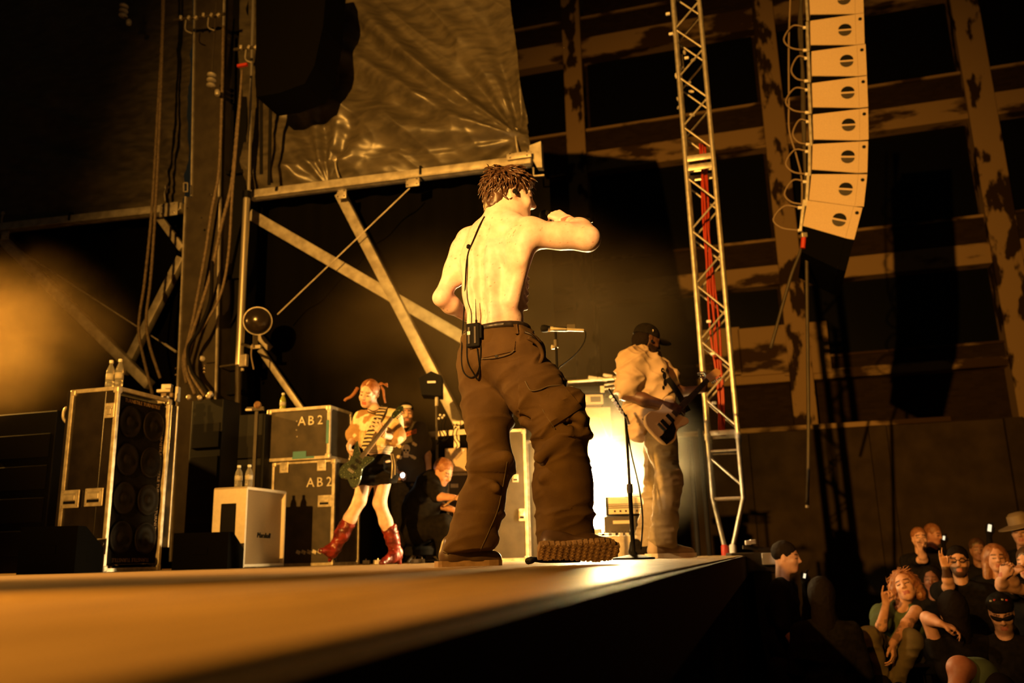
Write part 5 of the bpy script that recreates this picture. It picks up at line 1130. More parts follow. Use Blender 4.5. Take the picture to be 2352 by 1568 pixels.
def guitar(lb, p_tail, p_head, nf, out, mats, s=1.0, headmat=None, inline=True):
    a = (Vector(p_head) - Vector(p_tail)).normalized(); nf = Vector(nf); nf = (nf - a * nf.dot(a)).normalized(); b = nf.cross(a)
    m3 = Matrix((a, b, nf)).transposed(); t = thing('electric_guitar', lb, 'guitar', Vector(p_tail)); G = lambda x, y, z: Vector(p_tail) + (a * x + b * y + nf * z) * s
    L = (Vector(p_head) - Vector(p_tail)).length / s; nut = L - .17
    pts = bez([Vector((x, y, 0)) for (x, y) in out + out[:1]], 72)[:-1]; n = len(pts)
    rings = [(.90, -.022), (1.0, -.014), (1.0, .014), (.90, .022)]; mb = MB(); c = Vector((.18, 0, 0)); vs = []
    for (k, z) in rings: vs += [G(*(c + (p - c) * (1 - (1 - k) * .35)).xy, z) for p in pts]
    fs = [list(range(n))[::-1], [3 * n + i for i in range(n)]] + [(r * n + i, r * n + (i + 1) % n, (r + 1) * n + (i + 1) % n, (r + 1) * n + i) for r in range(3) for i in range(n)]
    body = mb.add(vs, fs).build('body', mats[0], t, world=True, smooth=30)
    bx = lambda nm, m, x, y, z, sx, sy, sz, par, ch=.002: MB().box(G(x, y, z), (sx * s, sy * s, sz * s), m3, ch * s).build(nm, m, par, world=True)
    nk = MB().prism([G(.30, .028, .0), G(.30, -.028, .0), G(nut, -.021, .0), G(nut, .021, .0)], nf * .020 * s).build('neck', mats[1], t, world=True)
    fb = MB().prism([G(.29, .029, .021), G(.29, -.029, .021), G(nut, -.022, .021), G(nut, .022, .021)], nf * .005 * s).build('fretboard', mats[2], nk, world=True)
    for k in range(18):
        x = .10 + (nut - .10) * (1 - 2 ** (-(k + 1) / 12)) ; x = nut - (nut - .10) * (1 - 2 ** (-(k + 1) / 12))
        if x > .30: bx('fret', 'chrome', x, 0, .0268, .0028, .05 - .006 * (x - .3) / max(nut - .3, .1), .0016, fb, 0)
    hm = headmat or mats[1]
    hp = [(nut, .021), (nut, -.021), (nut + .03, -.03), (nut + .16, -.05), (L + .02, -.02), (L, .02), (nut + .05, .035)] if inline else [(nut, .022), (nut, -.022), (nut + .05, -.045), (L, -.035), (L + .02, 0), (L, .035), (nut + .05, .045)]
    hd = MB().prism([G(x, y, -.002) for (x, y) in hp], nf * .015 * s).build('headstock', hm, nk, world=True)
    for k in range(6):
        p = G(nut + .03 + .021 * k, (-.040 - .003 * k) if inline else (.05 if k % 2 else -.05), .004); MB().lathe([(.005 * s, 0), (.007 * s, .012 * s), (.007 * s, .022 * s)], p, -b if inline or k % 2 == 0 else b, 8).build('tuner', 'chrome', hd, world=True)
    for x in (.155, .235): bx('pickup', 'black', x, 0, .026, .035, .085, .01, body)
    br = bx('bridge', 'chrome', .10, 0, .027, .035, .085, .010, body)
    for k in range(5): bx('saddle', 'chrome', .095, -.032 + .016 * k, .034, .018, .010, .008, br, .001)
    for k in range(6): MB().tube([G(.10, -.026 + .0104 * k, .036), G(nut, -.016 + .0064 * k, .030)], .0009, 4).build('string', 'chrome', t, world=True)
    for (x, y) in ((.06, -.085), (.03, -.055)): MB().lathe([(.012 * s, 0), (.010 * s, .016 * s)], G(x, y, .022), nf, 12).build('knob', 'black', body, world=True)
    MB().lathe([(.010 * s, 0), (.012 * s, .006 * s)], G(.05, -.12, .015), nf, 10).build('jack_plate', 'chrome', body, world=True)
    return t, G, b
# ------------------------------------------------------------------ woman guitarist
Y2 = 7.7
def J2(px, py, dy=0.0): return A3(at(px, py, Y2 + dy))
wm = person('person', 'woman in a pale tie-dye top, black shorts and red boots playing a green guitar', (at(850, 1290, Y2).x, Y2, 0))
f = unit((-.25, -.97, 0)); r_ = unit((-.97, .25, 0)); AX = (r_, f, u)
HW = Head(J2(847, 903, -.02), (-.30, -.90, -.34), (.16, -.25, .95), .98)
B = Body(); HW.add(B, J2(862, 945, .03), .046, fem=True)
nb = J2(862, 948, .03); CH = J2(866, 980, .03); WA = J2(868, 1030, .04); HP = J2(866, 1062, .04)
S1, E1, W1 = J2(830, 962, .04), J2(812, 1008, .06), J2(801, 1024, -.16)
S2, E2, W2 = J2(903, 960, .03), J2(908, 1004, -.05), J2(882, 1000, -.26)
B.ell(CH, (.15, .095, .13), AX, .04).ell(WA, (.115, .085, .12), AX, .05).cone(nb, CH, .05, .09, .05).cone(nb, S1, .035, .04, .03).cone(nb, S2, .035, .04, .03)
B.chain([S1, E1, W1], [.042, .034, .023], .02).chain([S2, E2, W2], [.042, .034, .023], .02)
hand(B, W1, J2(804, 1046, -.24) - W1, (.75, -.1, .3), -1, (.5, .7, .5), .95, .6)
hand(B, W2, J2(868, 980, -.30) - W2, (-.3, .95, .1), -1, (.35, .5, .4), .95, .2, .14)
L1h, L1k, L1a = J2(846, 1078, .04), J2(826, 1150, -.10), J2(772, 1252, -.06)
L2h, L2k, L2a = J2(884, 1078, .06), J2(872, 1155, .0), J2(908, 1262, .12)
B.chain([L1h, L1k], [.085, .056], .04).chain([L1k, L1k * .6 + L1a * .4, L1a], [.054, .056, .038], .03)
B.chain([L2h, L2k], [.085, .056], .04).chain([L2k, L2k * .6 + L2a * .4, L2a], [.054, .056, .038], .03)
B.ell(HP, (.15, .11, .08), AX, .05)
def c_w(V):
    C = np.tile((.78, .57, .47), (len(V), 1)) * (.95 + .1 * vnoise(V * 20, 2))[:, None]; return HW.paint(V, C, (.62, .16, .12), (.20, .10, .05))
sobj('body', B, 'skin', wm, .0062, col=c_w, it=1)
# hair: centre-parted cap and two braids
HB = Body(); HB.ell(HW.P(0, -.022, .036), (.083, .098, .092), HW.ax, .02).ell(HW.P(0, -.07, -.02), (.06, .04, .06), HW.ax, .03)
HB.ell(HW.P(0, .105, -.012), (.062, .075, .092), HW.ax, .012, -1).cone(HW.P(0, .09, .085), HW.P(0, -.03, .132), .007, .007, .01, -1)
hw = sobj('hair', HB, 'hair_red', wm, .006, lambda V, n: .004 * ridged(V * np.array((60, 60, 25)), 3) - .002, it=1)
def braid(pts, nm, r0=.016):
    path = bez([Vector(p) for p in pts], 40); n = len(path); MB().tube(path, [r0 * (1 - .35 * i / n) * (1.15 if i % 3 else .8) for i in range(n)], 7).build(nm, 'hair_red', hw, world=True, smooth=True)
braid([J2(822, 890, 0), J2(812, 905, -.03), J2(804, 912, -.05), J2(795, 916, -.06), J2(791, 921, -.06)], 'braid'); braid([J2(872, 885, .02), J2(880, 895, .02), J2(882, 910, .0), J2(885, 925, 0)], 'braid', .013)
for k in range(5): braid([J2(868, 884, 0), J2(876, 883 - k, -.01), J2(890, 880 + 2 * k, -.02 - .01 * k)], 'loose_tail', .007)
for q, (x, y) in ((-1, (829, 916)), (1, (867, 908))):
    c = Vector(J2(x, y, -.06)); MB().tube([c + Vector((.014 * math.cos(a), 0, .018 * math.sin(a))) for a in [2 * math.pi * i / 14 for i in range(15)]], .0028, 6).build('hoop_earring', 'chrome', wm, world=True)
# tie-dye top with ribbed hem
TS = Body(); TS.ell(CH + np.array((0, 0, .0)), (.185, .135, .15), AX, .05).ell(J2(866, 1012, .03), (.165, .125, .10), AX, .05).cone(nb + np.array((0, 0, -.01)), S1, .05, .06, .04).cone(nb + np.array((0, 0, -.01)), S2, .05, .06, .04)
TS.cone(S1, S1 * .25 + E1 * .75 + np.array((0, -.01, -.01)), .070, .080, .04).cone(S2, S2 * .2 + E2 * .8 + np.array((0, -.02, -.02)), .072, .095, .04)
TS.ell(nb + np.array((-.005, -.02, .035)), (.060, .060, .045), None, .012, -1).cut(J2(812, 1022, .0), (-.75, 0, -1)).cut(J2(868, 1027, .03), (0, 0, -1))
def c_td(V):
    n = vnoise(V * 9, 4); n2 = vnoise(V * 17 + 3, 5); C = np.tile((.80, .68, .42), (len(V), 1)); C[n > .60] = (.42, .26, .12); C[(n > .53) & (n <= .60)] = (.62, .46, .24); C[n2 > .72] = (.86, .80, .62); return C
sobj('tie_dye_top', TS, 'cloth_v', wm, .008, lambda V, n: .016 * ridged(V * np.array((9, 9, 7)), 6) ** 2 + .006 * ridged(V * 26, 8) - .008, c_td)
RH_ = Body(); RH_.ell(J2(868, 1030, .04), (.136, .105, .075), AX, .02).cut(J2(868, 1044, .03), (0, 0, -1)).cut(J2(868, 1016, .03), (0, 0, 1))
def c_rb(V): C = np.tile((.72, .60, .42), (len(V), 1)); C[np.sin(V[:, 2] * 330) > .45] *= .42; return C
sobj('ribbed_hem', RH_, 'cloth_v', wm, .0055, lambda V, n: .002 * np.sin(V[:, 2] * 330), c_rb)
SKT = Body(); SKT.ell(J2(866, 1062, .04), (.158, .130, .09), AX, .03).cone(J2(850, 1080, .03), J2(842, 1100, -.02), .105, .118, .04).cone(J2(884, 1080, .05), J2(884, 1100, .04), .105, .118, .04).cut(J2(866, 1112, .0), (.08, 0, -1)).cut(J2(868, 1041, .03), (0, 0, 1))
sobj('ruffled_shorts', SKT, 'black_cloth', wm, .008, lambda V, n: .010 * np.sin(V[:, 2] * 75 + 3 * vnoise(V * 14, 2)) + .016 * ridged(V * np.array((17, 17, 6)), 9) - .01)
M['boot_red'] = mat('red_patent_boot', (0.22, 0.020, 0.009), 0.34, 0, (0.08, 0.008, 0.005), 18, 0.42, 0.6, bump=0.3, bscale=30, spec=0.6)
def boot(top, ank, toe, heel, lb):
    b = Body(); k = A3(top); a = A3(ank); t = A3(toe); h = A3(heel)
    b.chain([k, k * .45 + a * .55, a], [.064, .060, .048], .02).cone(a, h + (a - h) * .45, .046, .038, .02).chain([a * .7 + h * .3, (a * .4 + h * .3 + t * .3), t + (h - t) * .08], [.048, .042, .022], .03).cut(k, unit(k - a))
    b.cone(h + (a - h) * .25, h, .024, .017, .008)
    return sobj(lb, b, 'boot_red', wm, .007, lambda V, n: .009 * ridged(V * np.array((14, 14, 20)), 7) ** 2 + .004 * ridged(V * 40, 4) - .004)
boot(J2(801, 1198, -.08), L1a, J2(737, 1262, -.16), J2(757, 1286, -.04), 'boot')
z_ = J2(914, 1289, .12); boot(J2(893, 1207, .07), L2a, A3((J2(874, 1288, -.06)[0], Y2 - .06, .02)), A3((J2(917, 1288, .14)[0], Y2 + .15, .012)), 'boot')
# choker and chain strands
for (a, b_, dy) in (((846, 940), (872, 938), -.09), ((845, 945), (876, 942), -.10)):
    MB().tube(bez([Vector(J2(a[0], a[1], dy + .05)), Vector(J2((a[0] + b_[0]) / 2, a[1] + 4, dy)), Vector(J2(b_[0], b_[1], dy + .06))], 12), .005, 6).build('necklace', 'steel_dark', wm, world=True)
for k in range(4): MB().tube(bez([Vector(J2(898 + 2 * k, 1042, -.02)), Vector(J2(901 + 3 * k, 1065, -.06)), Vector(J2(899 + 4 * k, 1098 - 4 * k, -.05))], 10), .005, 5).build('belt_chain', 'steel_dark' if k % 2 else 'case_edge', wm, world=True)
gt, G, gb_ = guitar('dark green sparkle electric guitar slung across the woman', Vector(J2(795, 1098, -.34)), Vector(J2(921, 934, -.26)), (-.1, -1, .1), OUT_P, ('sparkle', 'maple', 'rosewood'), .72, 'sparkle')
def c_z(V): C = np.tile((.74, .60, .40), (len(V), 1)); return C
M['zebra'] = mat('zebra_strap', (0.015, 0.012, 0.01), 0.7, 0, (0.75, 0.62, 0.42), 1.0)
ntz = M['zebra'].node_tree; wv = ntz.nodes.new('ShaderNodeTexWave'); wv.inputs['Scale'].default_value = 9; wv.inputs['Distortion'].default_value = 4; wv.bands_direction = 'Z'; tcz = ntz.nodes.new('ShaderNodeTexCoord'); lnk(ntz, tcz.outputs['Object'], wv.inputs['Vector'])
for n_ in ntz.nodes:
    if n_.bl_idname == 'ShaderNodeMapRange': lnk(ntz, wv.outputs['Fac'], n_.inputs[0])
def band(pts, wd, nm, m, par, nrm, th=.006):
    P_ = bez([Vector(p) for p in pts], 30); nrm = Vector(nrm); mb = MB(); vs = []; n = len(P_)
    for i, p in enumerate(P_):
        d = (P_[min(i + 1, n - 1)] - P_[max(i - 1, 0)]).normalized(); s = d.cross(nrm).normalized() * wd / 2; q = nrm.normalized() * th
        vs += [p - s, p + s, p + s + q, p - s + q]
    fs = [(4 * i + a, 4 * i + (a + 1) % 4, 4 * i + 4 + (a + 1) % 4, 4 * i + 4 + a) for i in range(n - 1) for a in range(4)] + [(0, 1, 2, 3), (4 * n - 4, 4 * n - 3, 4 * n - 2, 4 * n - 1)]
    return mb.add(vs, fs).build(nm, m, par, world=True, smooth=40)
band([J2(884, 932, .04), J2(878, 940, -.06), J2(868, 960, -.145), J2(858, 980, -.16), J2(846, 1004, -.18), J2(838, 1030, -.24)], .065, 'strap', 'zebra', gt, (0, -1, 0))
# ------------------------------------------------------------------ guitarist in the cap
Y3 = 6.6
def J3(px, py, dy=0.0): return A3(at(px, py, Y3 + dy))
gm = person('person', 'man in a dark cap and pale T-shirt playing a cream guitar by the truss', (at(1530, 1276, Y3).x, Y3, 0))
f = unit((.93, .30, 0)); r_ = unit((.30, -.93, 0)); AX = (r_, f, u)
HG_ = Head(J3(1487, 781, .02), (.92, .30, -.30), (.25, .05, 1))
B = Body(); HG_.add(B, J3(1468, 812, .04), .058, beard=True)
S1, E1, W1 = J3(1450, 832, -.16), J3(1437, 905, -.22), J3(1536, 932, -.26); S2, E2, W2 = J3(1500, 835, .20), J3(1560, 900, .18), J3(1618, 893, .02)
B.ell(J3(1478, 870, 0), (.16, .12, .18), AX, .05).ell(J3(1490, 930, 0), (.14, .11, .14), AX, .05)
B.chain([S1, E1], [.056, .045], .03).chain([E1, E1 * .6 + W1 * .4, W1], [.045, .044, .028], .03).chain([S2, E2, W2], [.05, .042, .028], .03)
hand(B, W1, (.75, .1, -.35), (.2, .9, -.3), 1, (.5, .7, .4)); hand(B, W2, (.35, .1, .9), (-.85, .2, .3), 1, (.8, .9, .5), 1, .6)
sobj('body', B, 'skin', gm, .007, col=lambda V: HG_.paint(V, np.tile((.085, .040, .022), (len(V), 1)), (.10, .04, .03), (.01, .006, .004), (.008, .005, .004, .9)))
HB = Body(); HB.ell(HG_.P(0, -.018, .040), (.090, .108, .092), HG_.ax, .02).cut(HG_.P(0, 0, .022), -HG_.u * 1.0 - HG_.f * .0); HB.ell(HG_.P(0, .125, .030), (.070, .075, .012), HG_.ax, .01)
cpq = sobj('cap', HB, 'black_cloth', gm, .006)
MB().box(Vector(HG_.P(.088, -.01, .055)), (.004, .030, .018), None, .002).build('cap_tag', 'case_edge', cpq, world=True)
HB = Body(); HB.ell(HG_.P(0, -.045, -.015), (.083, .068, .085), HG_.ax, .02).cone(HG_.P(0, -.085, -.02), HG_.P(0, -.09, -.11), .035, .02, .03); sobj('hair', HB, 'hair_black', gm, .007, lambda V, n: .006 * ridged(V * 60, 3))
MB().lathe([(.010, 0), (.012, .01)], Vector(HG_.P(.088, .0, -.03)), Vector(HG_.r), 10).build('earring', 'chrome', gm, world=True)
TS = Body(); TS.ell(J3(1480, 865, 0), (.21, .155, .20), AX, .06).ell(J3(1500, 925, 0), (.19, .15, .16), AX, .10).cone(J3(1472, 818, .03), S1, .07, .078, .10).cone(J3(1475, 815, .05), S2, .07, .08, .05)
TS.cone(S1, S1 * .22 + E1 * .78, .080, .098, .10).cone(S2, S2 * .4 + E2 * .6, .08, .09, .05).cone(J3(1474, 930, -.06), J3(1472, 985, -.06), .13, .09, .05)
TS.ell(J3(1478, 800, .02), (.07, .07, .045), None, .015, -1).cut(J3(1437, 870, -.2), (-.25, -.6, -.75)) if False else TS.ell(J3(1478, 800, .02), (.07, .07, .045), None, .015, -1)
TS.cut(J3(1490, 1003, 0), (.55, 0, -1))
tsg = sobj('t_shirt', TS, mat('cream_t_shirt', (0.46, 0.35, 0.22), .9, 0, (0.38, 0.28, 0.17), 6, bump=.1, bscale=200), gm, .009, lambda V, n: .030 * ridged((V @ np.array([[1, 0, .7], [0, 1, 0], [-.7, 0, 1]]).T) * np.array((5, 5, 14)), 6) ** 2 + .014 * ridged((V @ np.array([[1, 0, -.6], [0, 1, 0], [.6, 0, 1]]).T) * np.array((8, 8, 20)), 8) ** 2 - .012)
btg = bvh_of(tsg)
for (x, y, a, b_) in ((1522, 850, 4, 6), (1526, 862, 4, 9), (1528, 878, 4, 9), (1524, 890, 3, 5)):
    pts = [onto(x + a * math.cos(i * .628), y + b_ * math.sin(i * .628), btg, .005) for i in range(10)]
    if all(p is not None for p in pts): MB().prism(pts, (0, .003, 0)).build('chest_print', 'rubber', tsg, world=True)
JN = Body(); h1_, k1_, a1_ = J3(1512, 985, -.08), J3(1535, 1095, -.12), J3(1524, 1238, -.10); h2_, k2_, a2_ = J3(1512, 985, .08), J3(1512, 1100, .10), J3(1484, 1250, .22)
JN.ell(J3(1512, 968, 0), (.165, .14, .11), AX, .05).chain([h1_, k1_], [.115, .092], .05).chain([k1_, a1_], [.092, .098], .04).chain([h2_, k2_], [.112, .09], .05).chain([k2_, a2_], [.09, .085], .04).cut(A3((0, 0, .085)), (0, 0, -1)).cut(J3(1512, 940, 0), (0, 0, 1))
sobj('jeans', JN, 'denim', gm, .009, lambda V, n: .020 * ridged(V * np.array((6, 6, 12)), 21) ** 2 + .010 * ridged(V * np.array((12, 12, 24)), 22) ** 2 - .010)
M['sneaker'] = mat('tan_sneaker', (0.26, 0.19, 0.12), 0.6, 0, (0.36, 0.28, 0.19), 12); M['white_rubber'] = mat('white_rubber_sole', (0.80, 0.74, 0.62), 0.6)
hl = Vector(J3(1484, 1278, -.12)); hl.z = .001; tl = Vector(J3(1600, 1278, -.02)); tl.z = .001
shoe(gm, hl, tl, (0, 0, 1), (tl - hl).length, .115, ('sneaker', 'white_rubber'), 'sneaker', .034, .10)
hl = Vector(J3(1440, 1268, .22)); hl.z = .001; tl = Vector(J3(1508, 1268, .10)); tl.z = .001
shoe(gm, hl, tl, (0, 0, 1), .30, .11, ('black_cloth', 'white_rubber'), 'sneaker', .028, .10)
gt2, G2, _b = guitar('cream electric guitar with dark fretboard held by the man in the cap', Vector(J3(1500, 1000, -.36)), Vector(J3(1646, 850, -.02)), (.25, -.95, .15), OUT_S, ('cream_body', 'maple', 'rosewood'), .86)
MB().prism([G2(.02, -.05, .0225), G2(.02, -.13, .0225), G2(.12, -.135, .0225), G2(.20, -.10, .0225), G2(.24, -.03, .0225), G2(.10, -.045, .0225)], (Vector((.25, -.95, .15))).normalized() * .002).build('pickguard', 'rubber', gt2, world=True)
band([J3(1476, 814, -.05), J3(1502, 830, -.13), J3(1530, 865, -.14), J3(1555, 900, -.15), J3(1580, 945, -.15)], .05, 'strap', 'rubber', gt2, (.3, -1, .2))
band([J3(1508, 985, -.30), J3(1490, 970, -.24), J3(1475, 950, -.10)], .05, 'strap', 'rubber', gt2, (0, -1, 0))
# ------------------------------------------------------------------ crew member in the skull shirt
Y4 = 9.05
def J4(px, py, dy=0.0): return A3(at(px, py, Y4 + dy))
cm = person('person', 'bearded man in a cap and dark skull T-shirt standing behind the woman', (at(940, 1290, Y4).x, Y4, 0))
HC = Head(J4(931, 950, -.02), (.28, -.95, -.05), (0, 0, 1)); B = Body(); HC.add(B, J4(934, 976, .02), .060, beard=True)
f = unit((.15, -1, 0)); r_ = unit((-1, -.15, 0)); AX = (r_, f, u)
S1, S2 = J4(908, 990, .02), J4(964, 986, .04); E1, W1 = J4(898, 1050, .05), J4(914, 1088, -.12); E2, W2 = J4(982, 1045, .06), J4(985, 1100, .0)
B.ell(J4(936, 1010, .02), (.16, .11, .16), AX, .05).cone(J4(934, 974, .02), S1, .05, .05, .03).cone(J4(934, 974, .02), S2, .05, .05, .03).chain([S1, E1, W1], [.05, .04, .028], .02).chain([S2, E2, W2], [.05, .04, .028], .02)
hand(B, W1, (.4, -.8, -.1), (.6, .3, -.6), -1, (.9, 1.1, .7)); hand(B, W2, (0, -.1, -1), (-1, 0, 0), 1, (.4, .5, .3))
sobj('body', B, 'skin', cm, .009, col=lambda V: HC.paint(V, np.tile((.66, .40, .28), (len(V), 1)), (.45, .2, .15), (.06, .03, .02), (.07, .035, .02, .85)))
HB = Body(); HB.ell(HC.P(0, -.012, .042), (.086, .106, .085), HC.ax, .02).cut(HC.P(0, 0, .038), -HC.u); cq = sobj('cap', HB, 'black_cloth', cm, .008); HB = Body().ell(HC.P(0, .06, .064), (.060, .050, .024), HC.ax, .01); sobj('cap_front', HB, 'tolex', cq, .007)
TS = Body(); TS.ell(J4(937, 1020, .02), (.205, .14, .20), AX, .05).ell(J4(937, 1080, .02), (.19, .135, .20), AX, .05).cone(J4(934, 980, .03), S1, .06, .07, .04).cone(J4(934, 980, .03), S2, .06, .07, .04).cone(S1, S1 * .4 + E1 * .6, .075, .08, .04).cone(S2, S2 * .4 + E2 * .6, .075, .08, .04).ell(J4(934, 966, -.03), (.07, .07, .04), None, .01, -1)
M['tee_dark'] = mat('faded_black_tee', (0.060, 0.046, 0.028), .9, 0, (0.045, 0.034, 0.02), 8, bump=.1, bscale=160)
tee = sobj('t_shirt', TS, 'tee_dark', cm, .010, lambda V, n: .012 * ridged(V * np.array((7, 7, 5)), 6) ** 2 - .004)
LG = Body(); LG.ell(J4(938, 1125, .02), (.17, .13, .12), AX, .05).chain([J4(920, 1130, .02), J4(918, 1210, .0), A3((J4(916, 1280)[0], Y4, .06))], [.10, .08, .07], .04).chain([J4(958, 1130, .03), J4(960, 1210, .0), A3((J4(962, 1280)[0], Y4, .06))], [.10, .08, .07], .04)
sobj('trousers', LG, 'black_cloth', cm, .012)
for (x, dx) in ((916, -.02), (962, .02)): p = Vector(J4(x, 1290)); p.z = .0; shoe(cm, p + Vector((0, .10, 0)), p + Vector((dx, -.18, 0)), (0, 0, 1), .28, .10, ('black_cloth', 'rubber'), 'shoe', .03, .09, h=.010)
# printed skull and crossbones with an orange banner, laid onto the shirt
M['ink_cream'] = mat('cream_ink', (0.72, 0.56, 0.32), .8); M['ink_orange'] = mat('orange_ink', (0.62, 0.16, 0.04), .8, 0, (0.35, 0.08, 0.02), 30)
bt4 = bvh_of(tee)
def ink(poly, m, lift=.004):
    pts = [onto(x, y, bt4, lift) or Vector(J4(x, y, -.13)) for (x, y) in poly]; return MB().prism(pts, (0, .0025, 0)).build('shirt_print', m, tee, world=True)
def blob(cx, cy, rx, ry, m, n=14, lift=.004): ink([(cx + rx * math.cos(2 * math.pi * i / n), cy + ry * math.sin(2 * math.pi * i / n)) for i in range(n)], m, lift)
for (a, b_) in (((916, 1024), (950, 1050)), ((952, 1020), (917, 1050))):
    dx, dy = b_[0] - a[0], b_[1] - a[1]; l = math.hypot(dx, dy); nx, ny = -dy / l * 3.2, dx / l * 3.2; ink([(a[0] + nx, a[1] + ny), (b_[0] + nx, b_[1] + ny), (b_[0] - nx, b_[1] - ny), (a[0] - nx, a[1] - ny)], 'ink_cream')
    for (x, y) in (a, b_): blob(x - 2.2, y - 1.5, 3.8, 3.8, 'ink_cream', 10, .005); blob(x + 2.2, y + 1, 3.8, 3.8, 'ink_cream', 10, .005)
blob(932.5, 1030, 9.5, 10.5, 'ink_cream', 18, .007); ink([(926, 1038), (939, 1038), (938, 1050), (927, 1050)], 'ink_cream', .007)
for (x, y, a, b_) in ((928.3, 1034, 2.8, 2.6), (936.6, 1034, 2.8, 2.6), (932.4, 1039, 1.3, 1.7)): blob(x, y, a, b_, 'black', 10, .010)
for k in range(3): ink([(928.6 + 3 * k, 1044), (929.3 + 3 * k, 1044), (929.3 + 3 * k, 1049), (928.6 + 3 * k, 1049)], 'black', .010)
for k, x in enumerate((912, 920, 932, 940.5, 949)):
    yy = 1010 - .35 * (x - 912); ink([(x, yy), (x + 7.6, yy - 2.5), (x + 7.8, yy - 13), (x + .3, yy - 10.6)], 'ink_orange'); blob(x + 4, yy - 6.5, 1.2, 2.6, 'tee_dark', 8, .006)
# torch in his hand
fl = thing('torch', 'small lit torch in the crew member\'s hand', 'torch', Vector(J4(921, 1090, -.30)))
a, b_ = Vector(J4(912, 1090, -.26)), Vector(J4(924, 1091, -.32)); MB().tube([a, b_], [.014, .018], 10).build('barrel', 'rubber', fl, world=True); MB().lathe([(.022, 0), (.024, .006), (.004, .008)], b_, (b_ - a), 12).build('lens', emit('torch_lens', (1, .92, .8), 25), fl, world=True)
spot('torch_beam', b_ + (b_ - a).normalized() * .02, b_ + Vector((.10, -.15, -.6)), 9, (1, .9, .75), 40, .5, .01)
# ------------------------------------------------------------------ crouching drummer
Y5 = 8.55
def J5(px, py, dy=0.0): return A3(at(px, py, Y5 + dy))
dm = person('person', 'crouching man in black holding a drumstick between the woman and the singer', (at(985, 1290, Y5).x, Y5, 0))
HD = Head(J5(1018, 1084, -.05), (.70, -.55, -.55), (.45, -.25, .85)); B = Body(); HD.add(B, J5(996, 1104, .03), .058)
S1, E1, W1 = J5(990, 1118, -.14), J5(1010, 1140, -.26), J5(1042, 1142, -.34); S2, E2, W2 = J5(985, 1120, .16), J5(1010, 1160, .1), J5(1040, 1170, -.1)
f = unit((.7, -.7, 0)); r_ = unit((-.7, -.7, 0)); AX = (r_, f, u)
B.chain([S1, E1, W1], [.05, .042, .028], .02).chain([S2, E2, W2], [.05, .042, .028], .02); hand(B, W1, (.8, -.3, -.2), (.2, .3, -.9), 1, (.9, 1.0, .6)); hand(B, W2, (.8, -.3, -.2), (.2, .3, -.9), -1, (.9, 1.0, .6))
sobj('body', B, 'skin', dm, .009, col=lambda V: HD.paint(V, np.tile((.62, .34, .22), (len(V), 1)), (.45, .2, .15), (.06, .03, .02)))
HB = Body(); HB.ell(HD.P(0, -.024, .040), (.084, .10, .09), HD.ax, .02).ell(HD.P(0, .105, -.02), (.09, .06, .08), HD.ax, .01, -1); sobj('hair', HB, 'hair_red', dm, .008, lambda V, n: .006 * ridged(V * 50, 3))
TS = Body(); TS.chain([J5(992, 1112, .02), J5(968, 1165, .05), J5(962, 1215, .05)], [.15, .17, .17], .05).cone(S1, S1 * .3 + E1 * .7, .08, .075, .03).cone(S2, S2 * .2 + E2 * .8, .08, .075, .03).chain([J5(965, 1218, -.06), J5(1020, 1205, -.25), A3((J5(1022, 1280)[0], Y5 - .2, .10))], [.11, .09, .07], .04).chain([J5(965, 1218, .14), J5(1025, 1208, .05), A3((J5(1030, 1280)[0], Y5 + .05, .10))], [.11, .09, .07], .04)
sobj('black_clothes', TS, 'black_cloth', dm, .012, lambda V, n: .018 * ridged(V * 8, 6) ** 2 - .006)
for dy in (-.2, .05): p = Vector((J5(1018, 1280)[0], Y5 + dy, 0)); shoe(dm, p, p + Vector((.20, -.18, 0)), (0, 0, 1), .28, .10, ('black_cloth', 'rubber'), 'shoe', .03, .1, h=.010)
MB_ = MB().tube([Vector(J5(1019, 1162, -.42)), Vector(J5(1056, 1136, -.36))], [.006, .009], 8).build('drumstick', 'maple'); props(MB_, 'drumstick in the crouching man\'s hand', 'drumstick')
tb = thing('drum_stool', 'low black drum stool under the crouching man', 'stool', (J5(964, 1250)[0], Y5 + .06, 0)); zz_ = J5(962, 1215)[2] - .16
MB().lathe([(.02, zz_ - .09), (.15, zz_ - .08), (.16, zz_ - .03), (.14, zz_)], (0, 0, 0), n=20).build('seat', 'rubber', tb, smooth=40); MB().tube([(0, 0, .05), (0, 0, zz_ - .08)], .02, 10).build('post', 'steel_dark', tb)
for k in range(3): MB().tube([(0, 0, .16), (.2 * math.cos(k * 2.1), .2 * math.sin(k * 2.1), .012)], .012, 8).build('leg', 'steel_dark', tb)
